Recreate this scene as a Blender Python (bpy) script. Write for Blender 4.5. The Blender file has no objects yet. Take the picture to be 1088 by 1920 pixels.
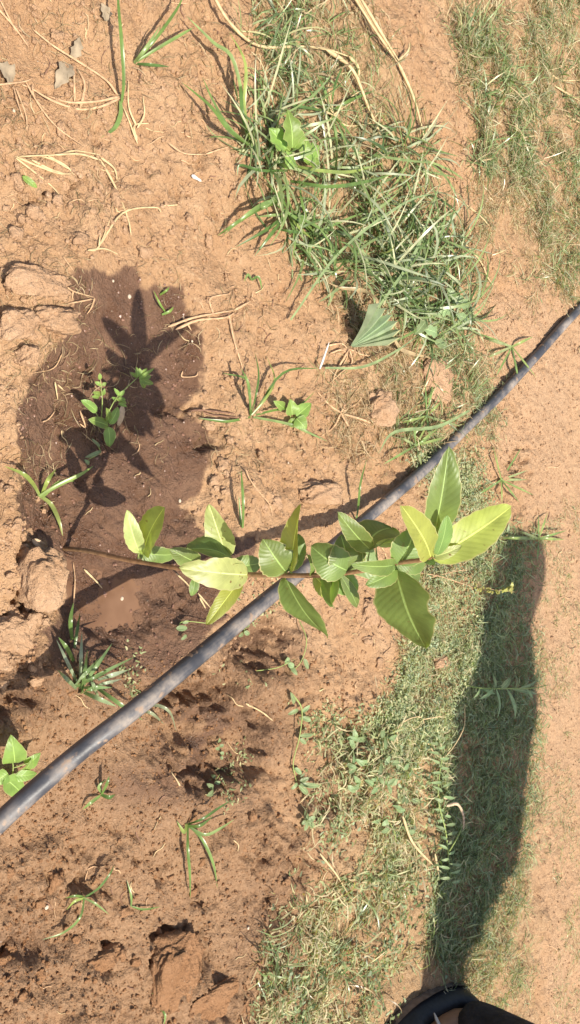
import bpy, math, random
import numpy as np
from mathutils import Vector, Matrix

random.seed(7)
rng = np.random.default_rng(7)
SC = bpy.context.scene
COL = SC.collection

# ------------------------------------------------------------------ camera
H = 0.80                                  # phone held 0.8 m above the soil
PITCH = math.radians(47.0)                # looking down this much
F = 1507.0                                # focal length in pixels of the 1088 x 1920 photograph
CA, SA = math.cos(PITCH), math.sin(PITCH)
cam_d = bpy.data.cameras.new('camera')
cam_d.sensor_fit = 'VERTICAL'
cam_d.sensor_height = 36.0
cam_d.lens = 36.0 * F / 1920.0
cam_d.clip_start = 0.01
cam_d.clip_end = 400.0
cam = bpy.data.objects.new('camera', cam_d)
COL.objects.link(cam)
# the phone was held on its side: right in the picture is up in the place
Xc, Yc, Zc = Vector((0, SA, CA)), Vector((-1, 0, 0)), Vector((0, -CA, SA))
m = Matrix((Xc, Yc, Zc)).transposed().to_4x4()
m.translation = (0, 0, H)
cam.matrix_world = m
SC.camera = cam

# ------------------------------------------------------------------ light
SUN_EL = math.radians(65.0)
SUN_AZ = Vector((0.956, -0.292))
sun_dir = Vector((SUN_AZ.x * math.cos(SUN_EL), SUN_AZ.y * math.cos(SUN_EL), math.sin(SUN_EL)))
world = bpy.data.worlds.new('World')
SC.world = world
world.use_nodes = True
wn = world.node_tree
bg = wn.nodes['Background']
sky = wn.nodes.new('ShaderNodeTexSky')
sky.sky_type = 'NISHITA'
sky.sun_disc = False
sky.sun_elevation = SUN_EL
sky.sun_rotation = math.atan2(SUN_AZ.x, SUN_AZ.y)
sky.dust_density = 3.0
wn.links.new(sky.outputs[0], bg.inputs[0])
bg.inputs[1].default_value = 0.12
sun_d = bpy.data.lights.new('sun', 'SUN')
sun_d.energy = 4.8
sun_d.angle = math.radians(0.53)
sun_d.color = (1.0, 0.935, 0.81)
sun = bpy.data.objects.new('sun', sun_d)
sun.rotation_euler = sun_dir.to_track_quat('Z', 'Y').to_euler()
sun.location = sun_dir * 5
COL.objects.link(sun)
SC.view_settings.view_transform = 'Standard'
SC.view_settings.look = 'None'
SC.view_settings.gamma = 1.0
SC.view_settings.use_curve_mapping = False
SC.view_settings.exposure = 0.62
SC.cycles.max_bounces = 6

# ------------------------------------------------------------------ pixel <-> place
def ray(px, py):
    v = (px - 544.0) / F; u = (py - 960.0) / F
    return (u, CA + v * SA, -(SA - v * CA))           # x, y, z per unit depth
def at_z(px, py, z=0.0):
    r = ray(px, py); t = (H - z) / -r[2]
    return Vector((r[0] * t, r[1] * t, z))
def at_y(px, py, y):
    r = ray(px, py); t = y / r[1]
    return Vector((r[0] * t, y, H + r[2] * t))
def depth_of(p):
    return p[1] * CA + (H - p[2]) * SA
def proj(x, y, z):
    d = y * CA + (H - z) * SA
    d = np.maximum(d, 1e-3)
    return 544.0 + F * (y * SA - (H - z) * CA) / d, 960.0 + F * x / d

# ------------------------------------------------------------------ noise
_perm = rng.permutation(4096)
_g = rng.random(4096)
_g2 = rng.random(4096)
def _h(ix, iy, s=0):
    return _perm[(_perm[(ix + s * 131) & 4095] + iy) & 4095]
def vnoise(x, y, s=0):
    ix = np.floor(x).astype(np.int64); iy = np.floor(y).astype(np.int64)
    fx = x - ix; fy = y - iy
    fx = fx * fx * fx * (fx * (fx * 6 - 15) + 10); fy = fy * fy * fy * (fy * (fy * 6 - 15) + 10)
    a = _g[_h(ix, iy, s)]; b = _g[_h(ix + 1, iy, s)]; c = _g[_h(ix, iy + 1, s)]; d = _g[_h(ix + 1, iy + 1, s)]
    return (a + (b - a) * fx) * (1 - fy) + (c + (d - c) * fx) * fy - 0.5
def fbm(x, y, sc, octv=4, s=0, gain=0.5):
    r = 0; a = 1.0; fx = x / sc; fy = y / sc
    for i in range(octv):
        r = r + a * vnoise(fx * 1.0 + 17.3 * i, fy + 9.1 * i, s + i)
        fx, fy = (fx * 0.8 - fy * 0.6) * 2.03, (fx * 0.6 + fy * 0.8) * 2.03
        a *= gain
    return r
def worley(x, y, sc, s=0):
    x = x / sc; y = y / sc
    ix = np.floor(x).astype(np.int64); iy = np.floor(y).astype(np.int64)
    d1 = np.full(x.shape, 9.0); d2 = np.full(x.shape, 9.0); idv = np.zeros(x.shape)
    for dx in (-1, 0, 1):
        for dy in (-1, 0, 1):
            h = _h(ix + dx, iy + dy, s)
            cx = ix + dx + _g[h]; cy = iy + dy + _g2[h]
            d = (x - cx) ** 2 + (y - cy) ** 2
            n = d < d1
            d2 = np.where(n, d1, np.minimum(d2, d)); idv = np.where(n, _g[(h * 7) & 4095], idv)
            d1 = np.where(n, d, d1)
    return np.sqrt(d1), np.sqrt(d2), idv
def sstep(a, b, x):
    t = np.clip((x - a) / (b - a), 0, 1); return t * t * (3 - 2 * t)

def poly_sd(px, py, poly):
    """signed distance to polygon, positive inside (pixels)"""
    P = np.array(poly, float); n = len(P)
    d = np.full(px.shape, 1e9); ins = np.zeros(px.shape, bool)
    for i in range(n):
        ax, ay = P[i]; bx, by = P[(i + 1) % n]
        ex, ey = bx - ax, by - ay
        t = np.clip(((px - ax) * ex + (py - ay) * ey) / (ex * ex + ey * ey), 0, 1)
        d = np.minimum(d, (px - ax - t * ex) ** 2 + (py - ay - t * ey) ** 2)
        c = ((ay > py) != (by > py)) & (px < ex * (py - ay) / (ey if ey else 1e-9) + ax)
        ins ^= c
    d = np.sqrt(d)
    return np.where(ins, d, -d)

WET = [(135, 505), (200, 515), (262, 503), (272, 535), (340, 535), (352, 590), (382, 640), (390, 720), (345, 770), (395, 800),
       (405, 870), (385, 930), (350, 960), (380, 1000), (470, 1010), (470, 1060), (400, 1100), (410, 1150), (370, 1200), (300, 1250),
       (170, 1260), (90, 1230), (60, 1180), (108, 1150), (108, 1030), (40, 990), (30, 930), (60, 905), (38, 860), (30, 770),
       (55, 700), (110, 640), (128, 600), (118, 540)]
PUD = [(130, 1050), (230, 1068), (290, 1075), (330, 1100), (318, 1150), (300, 1180), (270, 1210), (215, 1215), (170, 1190), (140, 1170), (112, 1120)]
DAMP = [(0, 1200), (110, 1220), (300, 1240), (420, 1180), (560, 1200), (560, 1290), (530, 1380), (480, 1500), (600, 1560), (560, 1700), (620, 1990), (-200, 1990), (-200, 1200)]
PATH = [(870, 560), (1160, 560), (1160, 1980), (1010, 1980), (1000, 1700), (990, 1560), (1010, 1400), (1000, 1100), (960, 900), (900, 800)]

HOLES = [  # px, py, rx, ry (px), depth m
 (398, 830, 16, 12, .018), (480, 1205, 48, 42, .034), (400, 1300, 44, 36, .045), (320, 1300, 60, 22, .030), (400, 1450, 80, 20, .034), (350, 1365, 60, 22, .030), (450, 1395, 30, 50, .034),
 (380, 1400, 50, 20, .02), (470, 1350, 30, 26, .012), (300, 1400, 60, 16, .012), (655, 1385, 34, 30, .02), (600, 1500, 26, 20, .018), (560, 1480, 18, 16, .012),
 (145, 345, 30, 9, .016), (60, 372, 34, 8, .012), (390, 415, 14, 8, .012), (320, 365, 16, 8, .01), (365, 305, 14, 7, .01),
 (645, 565, 12, 45, .022), (790, 1290, 30, 28, .014), (840, 1260, 20, 16, .012), (965, 870, 10, 24, .02), (948, 770, 8, 16, .01),
 (10, 1320, 34, 30, .02), (55, 1300, 20, 30, .012), (20, 1790, 30, 22, .016), (70, 1790, 26, 20, .014), (205, 1800, 12, 26, .016),
 (300, 1790, 10, 50, .018), (315, 1755, 24, 8, .014), (165, 1670, 26, 14, .014), (225, 1560, 18, 12, .012), (300, 1640, 18, 14, .012), (260, 1610, 16, 10, .012),
 (385, 1665, 20, 12, .012), (370, 1790, 20, 22, .012), (385, 1700, 18, 10, .014), (150, 1615, 14, 10, .01), (215, 1690, 24, 10, .01), (90, 1650, 20, 12, .01),
 (480, 1620, 24, 10, .012), (520, 1700, 20, 20, .012), (560, 1620, 18, 24, .016), (120, 950, 30, 18, .012), (190, 900, 26, 20, .01), (350, 770, 34, 7, .012),
 (42, 1110, 11, 60, .030), (128, 770, 10, 24, .01), (345, 975, 24, 12, .008), (520, 560, 20, 12, .006), (200, 585, 30, 30, -.003), (600, 1290, 40, 50, -.012), (590, 650, 60, 60, -.006),
 (700, 760, 10, 20, .008), (885, 990, 20, 30, .006), (340, 1120, 14, 20, .014), (560, 900, 20, 8, .008), (470, 620, 10, 8, .006), (30, 860, 24, 6, .008),
 (900, 150, 20, 14, .014), (910, 205, 30, 12, .012), (690, 340, 20, 30, .01), (760, 470, 40, 20, .01), (560, 130, 16, 24, .01), (1030, 60, 20, 20, .006)]

def fields(X, Y):
    px, py = proj(X, Y, 0 * X)
    wx = 34 * fbm(X, Y, 0.05, 4, 11); wy = 34 * fbm(X, Y, 0.05, 4, 12)
    ex = 14 * fbm(X, Y, 0.012, 3, 14)
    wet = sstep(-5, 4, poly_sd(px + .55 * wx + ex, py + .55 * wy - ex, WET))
    damp = sstep(-50, 50, poly_sd(px + 2 * wx, py + 2 * wy, DAMP))
    path = sstep(-40, 40, poly_sd(px + 2 * wx, py + 2 * wy, PATH))
    pud = sstep(-2, 22, poly_sd(px + wx + 1.5 * ex, py + wy + 1.5 * ex, PUD))
    return px, py, wet, damp, path, pud

def height(X, Y):
    px, py, wet, damp, path, pud = fields(X, Y)
    n1 = fbm(X, Y, 0.22, 3, 1) * 0.022
    # crumbly soil: cells of broken lumps at two sizes
    wX = X + 0.012 * fbm(X, Y, 0.02, 3, 61); wY = Y + 0.012 * fbm(X, Y, 0.02, 3, 62)
    a1, a2, aid = worley(wX, wY, 0.034, 3)
    b1, b2, bid = worley(wX, wY, 0.015, 5)
    patch = sstep(-.12, .22, fbm(X, Y, 0.10, 3, 21))
    clod = np.minimum(a2 - a1, 0.30) / 0.30 * (0.25 + aid)
    crumb = np.minimum(b2 - b1, 0.35) / 0.35 * (0.1 + bid)
    ridged = 0.5 - np.abs(fbm(X, Y, 0.020, 4, 41, .6))
    fine = fbm(X, Y, 0.010, 4, 31, .62)
    med = fbm(X, Y, 0.045, 4, 51, .55)
    coarse = sstep(-.25, .25, fbm(X, Y, 0.14, 2, 87))
    rough = 0.58 + (0.75 * coarse - .27) * damp * (1 - path) - 0.25 * path
    flat = 1 - 0.85 * sstep(.05, .28, fbm(X, Y, 0.16, 3, 71)) * (1 - damp)     # trampled smooth patches
    rough = rough * (0.45 + 0.55 * flat) * (1 - 0.30 * wet)
    z = n1 + rough * (0.0080 * clod * patch + 0.0042 * crumb * (0.45 + patch) * (1 - .75 * damp) + 0.0075 * ridged * (0.5 + patch) * (1 + .5 * damp) + 0.014 * med + 0.0062 * fine)
    # pock holes
    pn = fbm(X, Y, 0.030, 2, 81)
    pit = sstep(.34, .55, pn) * 0.5 * (1 - damp) * (1 - .7 * wet)
    z = z + damp * 0.020 * fbm(X, Y, 0.085, 3, 83, .45) - wet * 0.004 * sstep(.10, .02, np.abs(fbm(X, Y, .05, 3, 88))) * sstep(0, .2, fbm(X, Y, .12, 2, 89))
    z = z - pit * 0.008
    # watering basin
    bx, by = 235.0, 880.0
    rr = np.sqrt(((px - bx) / 190.0) ** 2 + ((py - by) / 400.0) ** 2)
    z = z - 0.020 * (1 - sstep(.55, 1.1, rr)) + 0.010 * np.exp(-((rr - 1.15) / .16) ** 2) * (X < 9)
    for hx, hy, rx, ry, dep in HOLES:
        q = ((px + 9 * fbm(X, Y, .012, 2, 91) * 4 - hx) / rx) ** 2 + ((py + 9 * fbm(X, Y, .012, 2, 92) * 4 - hy) / ry) ** 2
        z = z - dep * np.exp(-np.minimum(q, 40) ** 1.4 * 0.8)
    # the mud flat the puddle stands on
    z = z * (1 - pud) + (-0.0262 + 0.0050 * med + 0.0016 * fine) * pud
    # beyond the patch the land is nearly flat
    far = sstep(1.75, 2.8, np.sqrt(X ** 2 + (Y - 1) ** 2))
    z = z * (1 - far) + far * (0.25 * fbm(X, Y, 9.0, 3, 101) * far)
    return z

def axis(lo, hi, step_fn, far):
    a = [lo]
    while a[-1] < hi: a.append(a[-1] + step_fn(a[-1]))
    st = step_fn(hi); s = st
    while a[-1] < far: s *= 1.16; a.append(a[-1] + s)
    s = step_fn(lo)
    while a[0] > -far: s *= 1.16; a.insert(0, a[0] - s)
    return np.array(a)
gx = axis(-1.16, 1.16, lambda v: 0.0027, 90)
gy = axis(0.26, 1.66, lambda v: 0.0018 + 0.0013 * (v - .26), 90)
GX, GY = np.meshgrid(gx, gy)
GZ = height(GX, GY)

def hz(x, y):
    x = np.asarray(x, float); y = np.asarray(y, float)
    i = np.clip(np.searchsorted(gx, x) - 1, 0, len(gx) - 2); j = np.clip(np.searchsorted(gy, y) - 1, 0, len(gy) - 2)
    tx = np.clip((x - gx[i]) / (gx[i + 1] - gx[i]), 0, 1); ty = np.clip((y - gy[j]) / (gy[j + 1] - gy[j]), 0, 1)
    return (GZ[j, i] * (1 - tx) + GZ[j, i + 1] * tx) * (1 - ty) + (GZ[j + 1, i] * (1 - tx) + GZ[j + 1, i + 1] * tx) * ty
def gp(px, py, lift=0.0):
    z = 0.0
    for _ in range(6):
        p = at_z(px, py, z + lift); z = .5 * z + .5 * float(hz(p.x, p.y))
    p = at_z(px, py, z + lift); return p

# ------------------------------------------------------------------ object helpers
def link(o, parent=None):
    COL.objects.link(o)
    if parent is not None: o.parent = parent
    return o
def tag(o, label, cat, group=None):
    o['label'] = label; o['category'] = cat
    if group: o['group'] = group
    return o
def thing(name, loc, label, cat, group=None, rz=0.0):
    o = bpy.data.objects.new(name, None); o.location = loc; o.rotation_euler[2] = rz
    o.empty_display_size = 0.02
    COL.objects.link(o); return tag(o, label, cat, group)
def mesh_np(name, V, Fc, mats, uv=None, col=None, smooth=True):
    V = np.asarray(V, np.float32); Fc = np.asarray(Fc, np.int32)
    me = bpy.data.meshes.new(name)
    k = Fc.shape[1]
    me.vertices.add(len(V)); me.vertices.foreach_set('co', V.ravel())
    me.loops.add(Fc.size); me.loops.foreach_set('vertex_index', Fc.ravel())
    me.polygons.add(len(Fc)); me.polygons.foreach_set('loop_start', np.arange(0, Fc.size, k, dtype=np.int32))
    me.polygons.foreach_set('loop_total', np.full(len(Fc), k, np.int32))
    me.polygons.foreach_set('use_smooth', np.full(len(Fc), smooth))
    me.update()
    if uv is not None:
        l = me.uv_layers.new(name='UVMap'); l.data.foreach_set('uv', np.asarray(uv, np.float32)[Fc.ravel()].ravel())
    if col is not None:
        a = me.color_attributes.new('tint', 'FLOAT_COLOR', 'POINT')
        c = np.ones((len(V), 4), np.float32); c[:, :3] = col; a.data.foreach_set('color', c.ravel())
    for mt in (mats if isinstance(mats, (list, tuple)) else [mats]): me.materials.append(mt)
    me.validate()
    return me
def part(name, me, parent, origin=None, label=None):
    """mesh in world coordinates; moved so that it sits under its parent"""
    o = bpy.data.objects.new(name, me)
    base = origin if origin is not None else (parent.location if parent is not None else Vector((0, 0, 0)))
    n = len(me.vertices); a = np.empty(n * 3, np.float32); me.vertices.foreach_get('co', a)
    a = a.reshape(-1, 3) - np.array(base, np.float32); me.vertices.foreach_set('co', a.ravel()); me.update()
    if parent is None: o.location = base
    else: o.location = Vector(base) - parent.location
    link(o, parent)
    if label: o['label'] = label
    return o
def catmull(pts, n=6):
    P = [Vector(p) for p in pts]
    if len(P) < 3: return [P[0].lerp(P[-1], i / n) for i in range(n + 1)]
    out = []
    Q = [P[0] * 2 - P[1]] + P + [P[-1] * 2 - P[-2]]
    for i in range(1, len(Q) - 2):
        a, b, c, d = Q[i - 1], Q[i], Q[i + 1], Q[i + 2]
        for k in range(n):
            t = k / n
            out.append(0.5 * ((2 * b) + (c - a) * t + (2 * a - 5 * b + 4 * c - d) * t * t + (3 * b - a - 3 * c + d) * t ** 3))
    out.append(P[-1]); return out
def tube(pts, r0, r1=None, sides=7, wob=0.0):
    """tube along points, tapering, rounded off at the ends"""
    r1 = r0 if r1 is None else r1
    pts = [Vector(p) for p in pts]; n = len(pts); V = []; Fc = []
    up = Vector((0.13, 0.2, 1)).normalized()
    for i, p in enumerate(pts):
        t = (pts[min(i + 1, n - 1)] - pts[max(i - 1, 0)]).normalized()
        a = t.cross(up)
        if a.length < 1e-3: a = t.cross(Vector((1, 0, 0)))
        a.normalize(); b = a.cross(t)
        r = (r0 + (r1 - r0) * i / max(n - 1, 1)) * (1 + wob * random.uniform(-1, 1))
        if i == 0 or i == n - 1: r *= 0.35
        for k in range(sides):
            an = 2 * math.pi * k / sides
            V.append(p + a * (r * math.cos(an)) + b * (r * math.sin(an)))
    for i in range(n - 1):
        for k in range(sides):
            k2 = (k + 1) % sides
            Fc.append((i * sides + k, i * sides + k2, (i + 1) * sides + k2, (i + 1) * sides + k))
    return np.array([tuple(v) for v in V]), np.array(Fc)
def merge(parts):
    V = []; Fc = []; n = 0
    for v, f in parts: V.append(v); Fc.append(f + n); n += len(v)
    return np.concatenate(V), np.concatenate(Fc)

# ------------------------------------------------------------------ materials
def new_mat(name):
    m = bpy.data.materials.new(name); m.use_nodes = True
    nt = m.node_tree; return m, nt, nt.nodes['Principled BSDF']
def N(nt, typ, **kw):
    n = nt.nodes.new(typ)
    for k, v in kw.items():
        if k in ('operation', 'blend_type', 'data_type', 'attribute_name', 'noise_dimensions', 'feature', 'distance', 'attribute_type'): setattr(n, k, v)
        else:
            n.inputs[k].default_value = v
    return n
def mixc(nt, fac, a, b, mode='MIX'):
    n = nt.nodes.new('ShaderNodeMix'); n.data_type = 'RGBA'; n.blend_type = mode
    for sock, v in ((n.inputs['Factor'], fac), (n.inputs['A'], a), (n.inputs['B'], b)):
        pass
    f, A, B = n.inputs[0], n.inputs[6], n.inputs[7]
    for s, v in ((f, fac), (A, a), (B, b)):
        if hasattr(v, 'is_output') or isinstance(v, bpy.types.NodeSocket): nt.links.new(v, s)
        elif isinstance(v, tuple): s.default_value = (*v[:3], 1)
        else: s.default_value = v
    return n.outputs[2]
def ramp(nt, src, a, b, ca=0.0, cb=1.0):
    n = nt.nodes.new('ShaderNodeMapRange'); n.inputs[1].default_value = a; n.inputs[2].default_value = b
    n.inputs[3].default_value = ca; n.inputs[4].default_value = cb; n.clamp = True
    nt.links.new(src, n.inputs[0]); return n.outputs[0]
def mathn(nt, op, a, b=None):
    n = nt.nodes.new('ShaderNodeMath'); n.operation = op
    for i, v in enumerate((a, b)):
        if v is None: continue
        if isinstance(v, (int, float)): n.inputs[i].default_value = v
        else: nt.links.new(v, n.inputs[i])
    return n.outputs[0]

def soil_material(name, use_attr=True, dry=(0.475, 0.305, 0.178)):
    m, nt, bs = new_mat(name)
    geo = nt.nodes.new('ShaderNodeNewGeometry'); P = geo.outputs['Position']
    def noise(scale, det=4, rough=.6, src=P):
        n = nt.nodes.new('ShaderNodeTexNoise'); n.inputs['Scale'].default_value = scale; n.inputs['Detail'].default_value = det
        n.inputs['Roughness'].default_value = rough; nt.links.new(src, n.inputs['Vector']); return n.outputs[0]
    n1 = noise(5, 3); n2 = noise(28, 5); n3 = noise(190, 4, .7); n4 = noise(650, 2)
    c = mixc(nt, ramp(nt, n1, .35, .65), dry, (dry[0] * .86, dry[1] * .80, dry[2] * .74))
    c = mixc(nt, ramp(nt, n2, .38, .68), c, (dry[0] * .80, dry[1] * .74, dry[2] * .68))
    c = mixc(nt, ramp(nt, n3, .55, .72, 0, .55), c, (dry[0] * 1.22, dry[1] * 1.30, dry[2] * 1.4))
    n6 = noise(120, 5, .65)
    c = mixc(nt, ramp(nt, n6, .42, .30, 0, .4), c, (dry[0] * .6, dry[1] * .52, dry[2] * .45))
    vor = nt.nodes.new('ShaderNodeTexVoronoi'); vor.inputs['Scale'].default_value = 90; nt.links.new(P, vor.inputs['Vector'])
    grit = ramp(nt, vor.outputs['Distance'], .09, .05, 0, 1)
    if use_attr:
        at = nt.nodes.new('ShaderNodeVertexColor'); at.layer_name = 'zones'
        sp = nt.nodes.new('ShaderNodeSeparateColor'); nt.links.new(at.outputs[0], sp.inputs[0])
        wet, damp, path = sp.outputs[0], sp.outputs[1], sp.outputs[2]  # wet also carries the shade painted into the hollows
        dm = mathn(nt, 'MULTIPLY', damp, ramp(nt, n2, .2, .6, .75, 1.0))
        c = mixc(nt, dm, c, mixc(nt, ramp(nt, n3, .35, .65), (.25, .145, .078), (.345, .212, .124)))
        c = mixc(nt, mathn(nt, 'MULTIPLY', path, .6), c, mixc(nt, ramp(nt, n3, .4, .6), (.40, .25, .15), (.50, .33, .20)))
        litter_shade_fac = ramp(nt, at.outputs[1], .2, .9, 0, .40)  # alpha: litter, plus soil colour darkened under the person's shadow
        c = mixc(nt, litter_shade_fac, c, mixc(nt, ramp(nt, n3, .4, .6), (.26, .17, .085), (.42, .31, .18)))
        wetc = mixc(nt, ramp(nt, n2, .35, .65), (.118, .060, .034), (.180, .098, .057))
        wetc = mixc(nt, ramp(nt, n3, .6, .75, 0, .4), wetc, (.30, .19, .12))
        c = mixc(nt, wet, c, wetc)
        grit2 = mathn(nt, 'MULTIPLY', grit, mathn(nt, 'SUBTRACT', 1.0, mathn(nt, 'MULTIPLY', path, .3)))
        rb = ramp(nt, n2, .34, .66, .20, .72)
        rw = mixc(nt, wet, (.93, .93, .93), rb)
        nt.links.new(rw, bs.inputs['Roughness'])
        spec = mixc(nt, wet, (.12, .12, .12), (.40, .40, .40)); nt.links.new(spec, bs.inputs['Specular IOR Level'])
    else:
        grit2 = grit
        bs.inputs['Roughness'].default_value = .93; bs.inputs['Specular IOR Level'].default_value = .15
    c = mixc(nt, mathn(nt, 'MULTIPLY', grit2, ramp(nt, n1, .4, .6, 0, .7)), c, (.55, .44, .33))
    nt.links.new(c, bs.inputs['Base Color'])
    hsum = mathn(nt, 'ADD', mathn(nt, 'MULTIPLY', n3, 1.0), mathn(nt, 'MULTIPLY', n4, .35))
    hsum = mathn(nt, 'ADD', hsum, mathn(nt, 'ADD', mathn(nt, 'MULTIPLY', grit, .25), mathn(nt, 'MULTIPLY', n6, 1.3)))
    bp = nt.nodes.new('ShaderNodeBump'); bp.inputs['Distance'].default_value = .0048; bp.inputs['Strength'].default_value = 1.0
    nt.links.new(hsum, bp.inputs['Height']); nt.links.new(bp.outputs[0], bs.inputs['Normal'])
    return m
M_SOIL = soil_material('soil')
M_CLOD = soil_material('dry_clod_soil', False, (0.50, 0.325, 0.20))
M_CLODB = soil_material('brown_clod_soil', False, (0.34, 0.19, 0.10))

def leaf_material(name, col, back=None, veins=14, transl=.35, rough=.42, tint=False, spots=0.0, veinc=None):
    m, nt, bs = new_mat(name)
    out = nt.nodes['Material Output']
    uv = nt.nodes.new('ShaderNodeUVMap'); sep = nt.nodes.new('ShaderNodeSeparateXYZ'); nt.links.new(uv.outputs[0], sep.inputs[0])
    u, v = sep.outputs[0], sep.outputs[1]           # u: 0..1 across (0.5 midrib), v: 0..1 along
    au = mathn(nt, 'ABSOLUTE', mathn(nt, 'SUBTRACT', u, .5))
    oi = nt.nodes.new('ShaderNodeObjectInfo')
    nz = nt.nodes.new('ShaderNodeTexNoise'); nz.inputs['Scale'].default_value = 60; nz.inputs['Detail'].default_value = 4
    geo = nt.nodes.new('ShaderNodeNewGeometry'); nt.links.new(geo.outputs['Position'], nz.inputs['Vector'])
    base = tuple(col); dk = tuple(x * .72 for x in col)
    if tint:
        vc = nt.nodes.new('ShaderNodeVertexColor'); vc.layer_name = 'tint'
        c = mixc(nt, ramp(nt, nz.outputs[0], .35, .65, 0, .35), vc.outputs[0], (.02, .03, .01))
    else:
        c = mixc(nt, ramp(nt, nz.outputs[0], .35, .65), base, dk)
        hs = nt.nodes.new('ShaderNodeHueSaturation'); nt.links.new(c, hs.inputs['Color'])
        nt.links.new(ramp(nt, oi.outputs['Random'], 0, 1, .485, .515), hs.inputs['Hue'])
        nt.links.new(ramp(nt, oi.outputs['Random'], 0, 1, .85, 1.2), hs.inputs['Value'])
        c = hs.outputs[0]
    if back is not None: c = mixc(nt, geo.outputs['Backfacing'], c, back)
    if veins:
        ph = mathn(nt, 'SUBTRACT', mathn(nt, 'MULTIPLY', v, float(veins)), mathn(nt, 'MULTIPLY', au, veins * .42))
        ph = mathn(nt, 'ADD', ph, mathn(nt, 'MULTIPLY', nz.outputs[0], .8))
        fr = mathn(nt, 'ABSOLUTE', mathn(nt, 'SUBTRACT', mathn(nt, 'FRACT', ph), .5))
        line = ramp(nt, fr, .06, .0, 0, 1)
        mid = ramp(nt, au, .030, .012, 0, 1)
        vn = mathn(nt, 'MAXIMUM', mathn(nt, 'MULTIPLY', line, .13), mid)
        vcol = veinc or tuple(min(1, x * 1.9 + .05) for x in col)
        c = mixc(nt, mathn(nt, 'MULTIPLY', vn, .75), c, vcol)
        bp = nt.nodes.new('ShaderNodeBump'); bp.inputs['Distance'].default_value = .0007; bp.inputs['Strength'].default_value = .4
        nt.links.new(mathn(nt, 'SUBTRACT', mathn(nt, 'MULTIPLY', fr, .9), mid), bp.inputs['Height'])
        nt.links.new(bp.outputs[0], bs.inputs['Normal'])
    if veins:
        rim = mathn(nt, 'MULTIPLY', ramp(nt, mathn(nt, 'ADD', au, mathn(nt, 'MULTIPLY', nz.outputs[0], .04)), .485, .505), .7)
        c = mixc(nt, rim, c, (.46, .42, .20))
    if spots:
        n5 = nt.nodes.new('ShaderNodeTexNoise'); n5.inputs['Scale'].default_value = 190; nt.links.new(geo.outputs['Position'], n5.inputs['Vector'])
        c = mixc(nt, ramp(nt, n5.outputs[0], .68, .73, 0, spots), c, (.16, .08, .03))
    nt.links.new(c, bs.inputs['Base Color'])
    bs.inputs['Roughness'].default_value = rough; bs.inputs['Specular IOR Level'].default_value = .45
    tr = nt.nodes.new('ShaderNodeBsdfTranslucent')
    tc = mixc(nt, 1.0, c, (1.35, 1.5, .55), 'MULTIPLY'); nt.links.new(tc, tr.inputs[0])
    mx = nt.nodes.new('ShaderNodeMixShader'); mx.inputs[0].default_value = transl
    nt.links.new(bs.outputs[0], mx.inputs[1]); nt.links.new(tr.outputs[0], mx.inputs[2]); nt.links.new(mx.outputs[0], out.inputs[0])
    return m
M_LEAF = leaf_material('guava_leaf_green', (.19, .275, .075), back=(.30, .37, .16), veins=13, transl=.34, spots=.35)
M_LEAFY = leaf_material('guava_leaf_yellow_green', (.40, .46, .105), back=(.42, .47, .15), veins=14, transl=.40, spots=.5)
M_LEAFP = leaf_material('guava_leaf_pale', (.44, .49, .18), back=(.46, .50, .20), veins=9, transl=.32, spots=.9)
M_LEAFD = leaf_material('guava_leaf_deep', (.13, .205, .06), back=(.20, .28, .11), veins=13, transl=.30)
M_WEED = leaf_material('weed_leaf', (.25, .37, .085), veins=7, transl=.4)
M_WEEDP = leaf_material('weed_leaf_grey_green', (.27, .36, .17), veins=6, transl=.35)
M_PALM = leaf_material('palm_leaf', (.34, .43, .25), veins=0, transl=.08, rough=.35)
M_GRASS = leaf_material('grass_blade', (.1, .2, .05), veins=0, transl=.30, rough=.30, tint=True)
M_MAT = leaf_material('herb_strand', (.2, .25, .1), veins=0, transl=.30, rough=.6, tint=True)

def simple(name, col, rough=.8, var=.25, scale=80, spec=.3, bump=.0):
    m, nt, bs = new_mat(name)
    geo = nt.nodes.new('ShaderNodeNewGeometry')
    n = nt.nodes.new('ShaderNodeTexNoise'); n.inputs['Scale'].default_value = scale; n.inputs['Detail'].default_value = 5
    nt.links.new(geo.outputs['Position'], n.inputs['Vector'])
    c = mixc(nt, ramp(nt, n.outputs[0], .3, .7), tuple(x * (1 - var) for x in col), tuple(min(1, x * (1 + var)) for x in col))
    nt.links.new(c, bs.inputs['Base Color']); bs.inputs['Roughness'].default_value = rough; bs.inputs['Specular IOR Level'].default_value = spec
    if bump:
        b = nt.nodes.new('ShaderNodeBump'); b.inputs['Distance'].default_value = bump; nt.links.new(n.outputs[0], b.inputs['Height']); nt.links.new(b.outputs[0], bs.inputs['Normal'])
    return m
M_STEM = simple('woody_stem', (.26, .15, .075), .7, .35, 150, bump=.001)
M_STEMG = simple('green_stem', (.27, .33, .10), .6, .2)
M_STRAW = simple('dry_straw', (.50, .37, .20), .75, .25, 120)
M_ROOT = simple('dry_root', (.47, .30, .17), .85, .3, 160, bump=.001)
M_DARKROOT = simple('dark_root', (.20, .11, .07), .85, .3, 160, bump=.001)
M_WHITE = simple('bleached_straw', (.62, .56, .50), .6, .1, 60)
M_DEADLEAF = simple('dead_leaf', (.47, .34, .22), .8, .3, 120)
M_GREYLEAF = simple('withered_leaf', (.27, .21, .14), .85, .3, 120)

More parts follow.
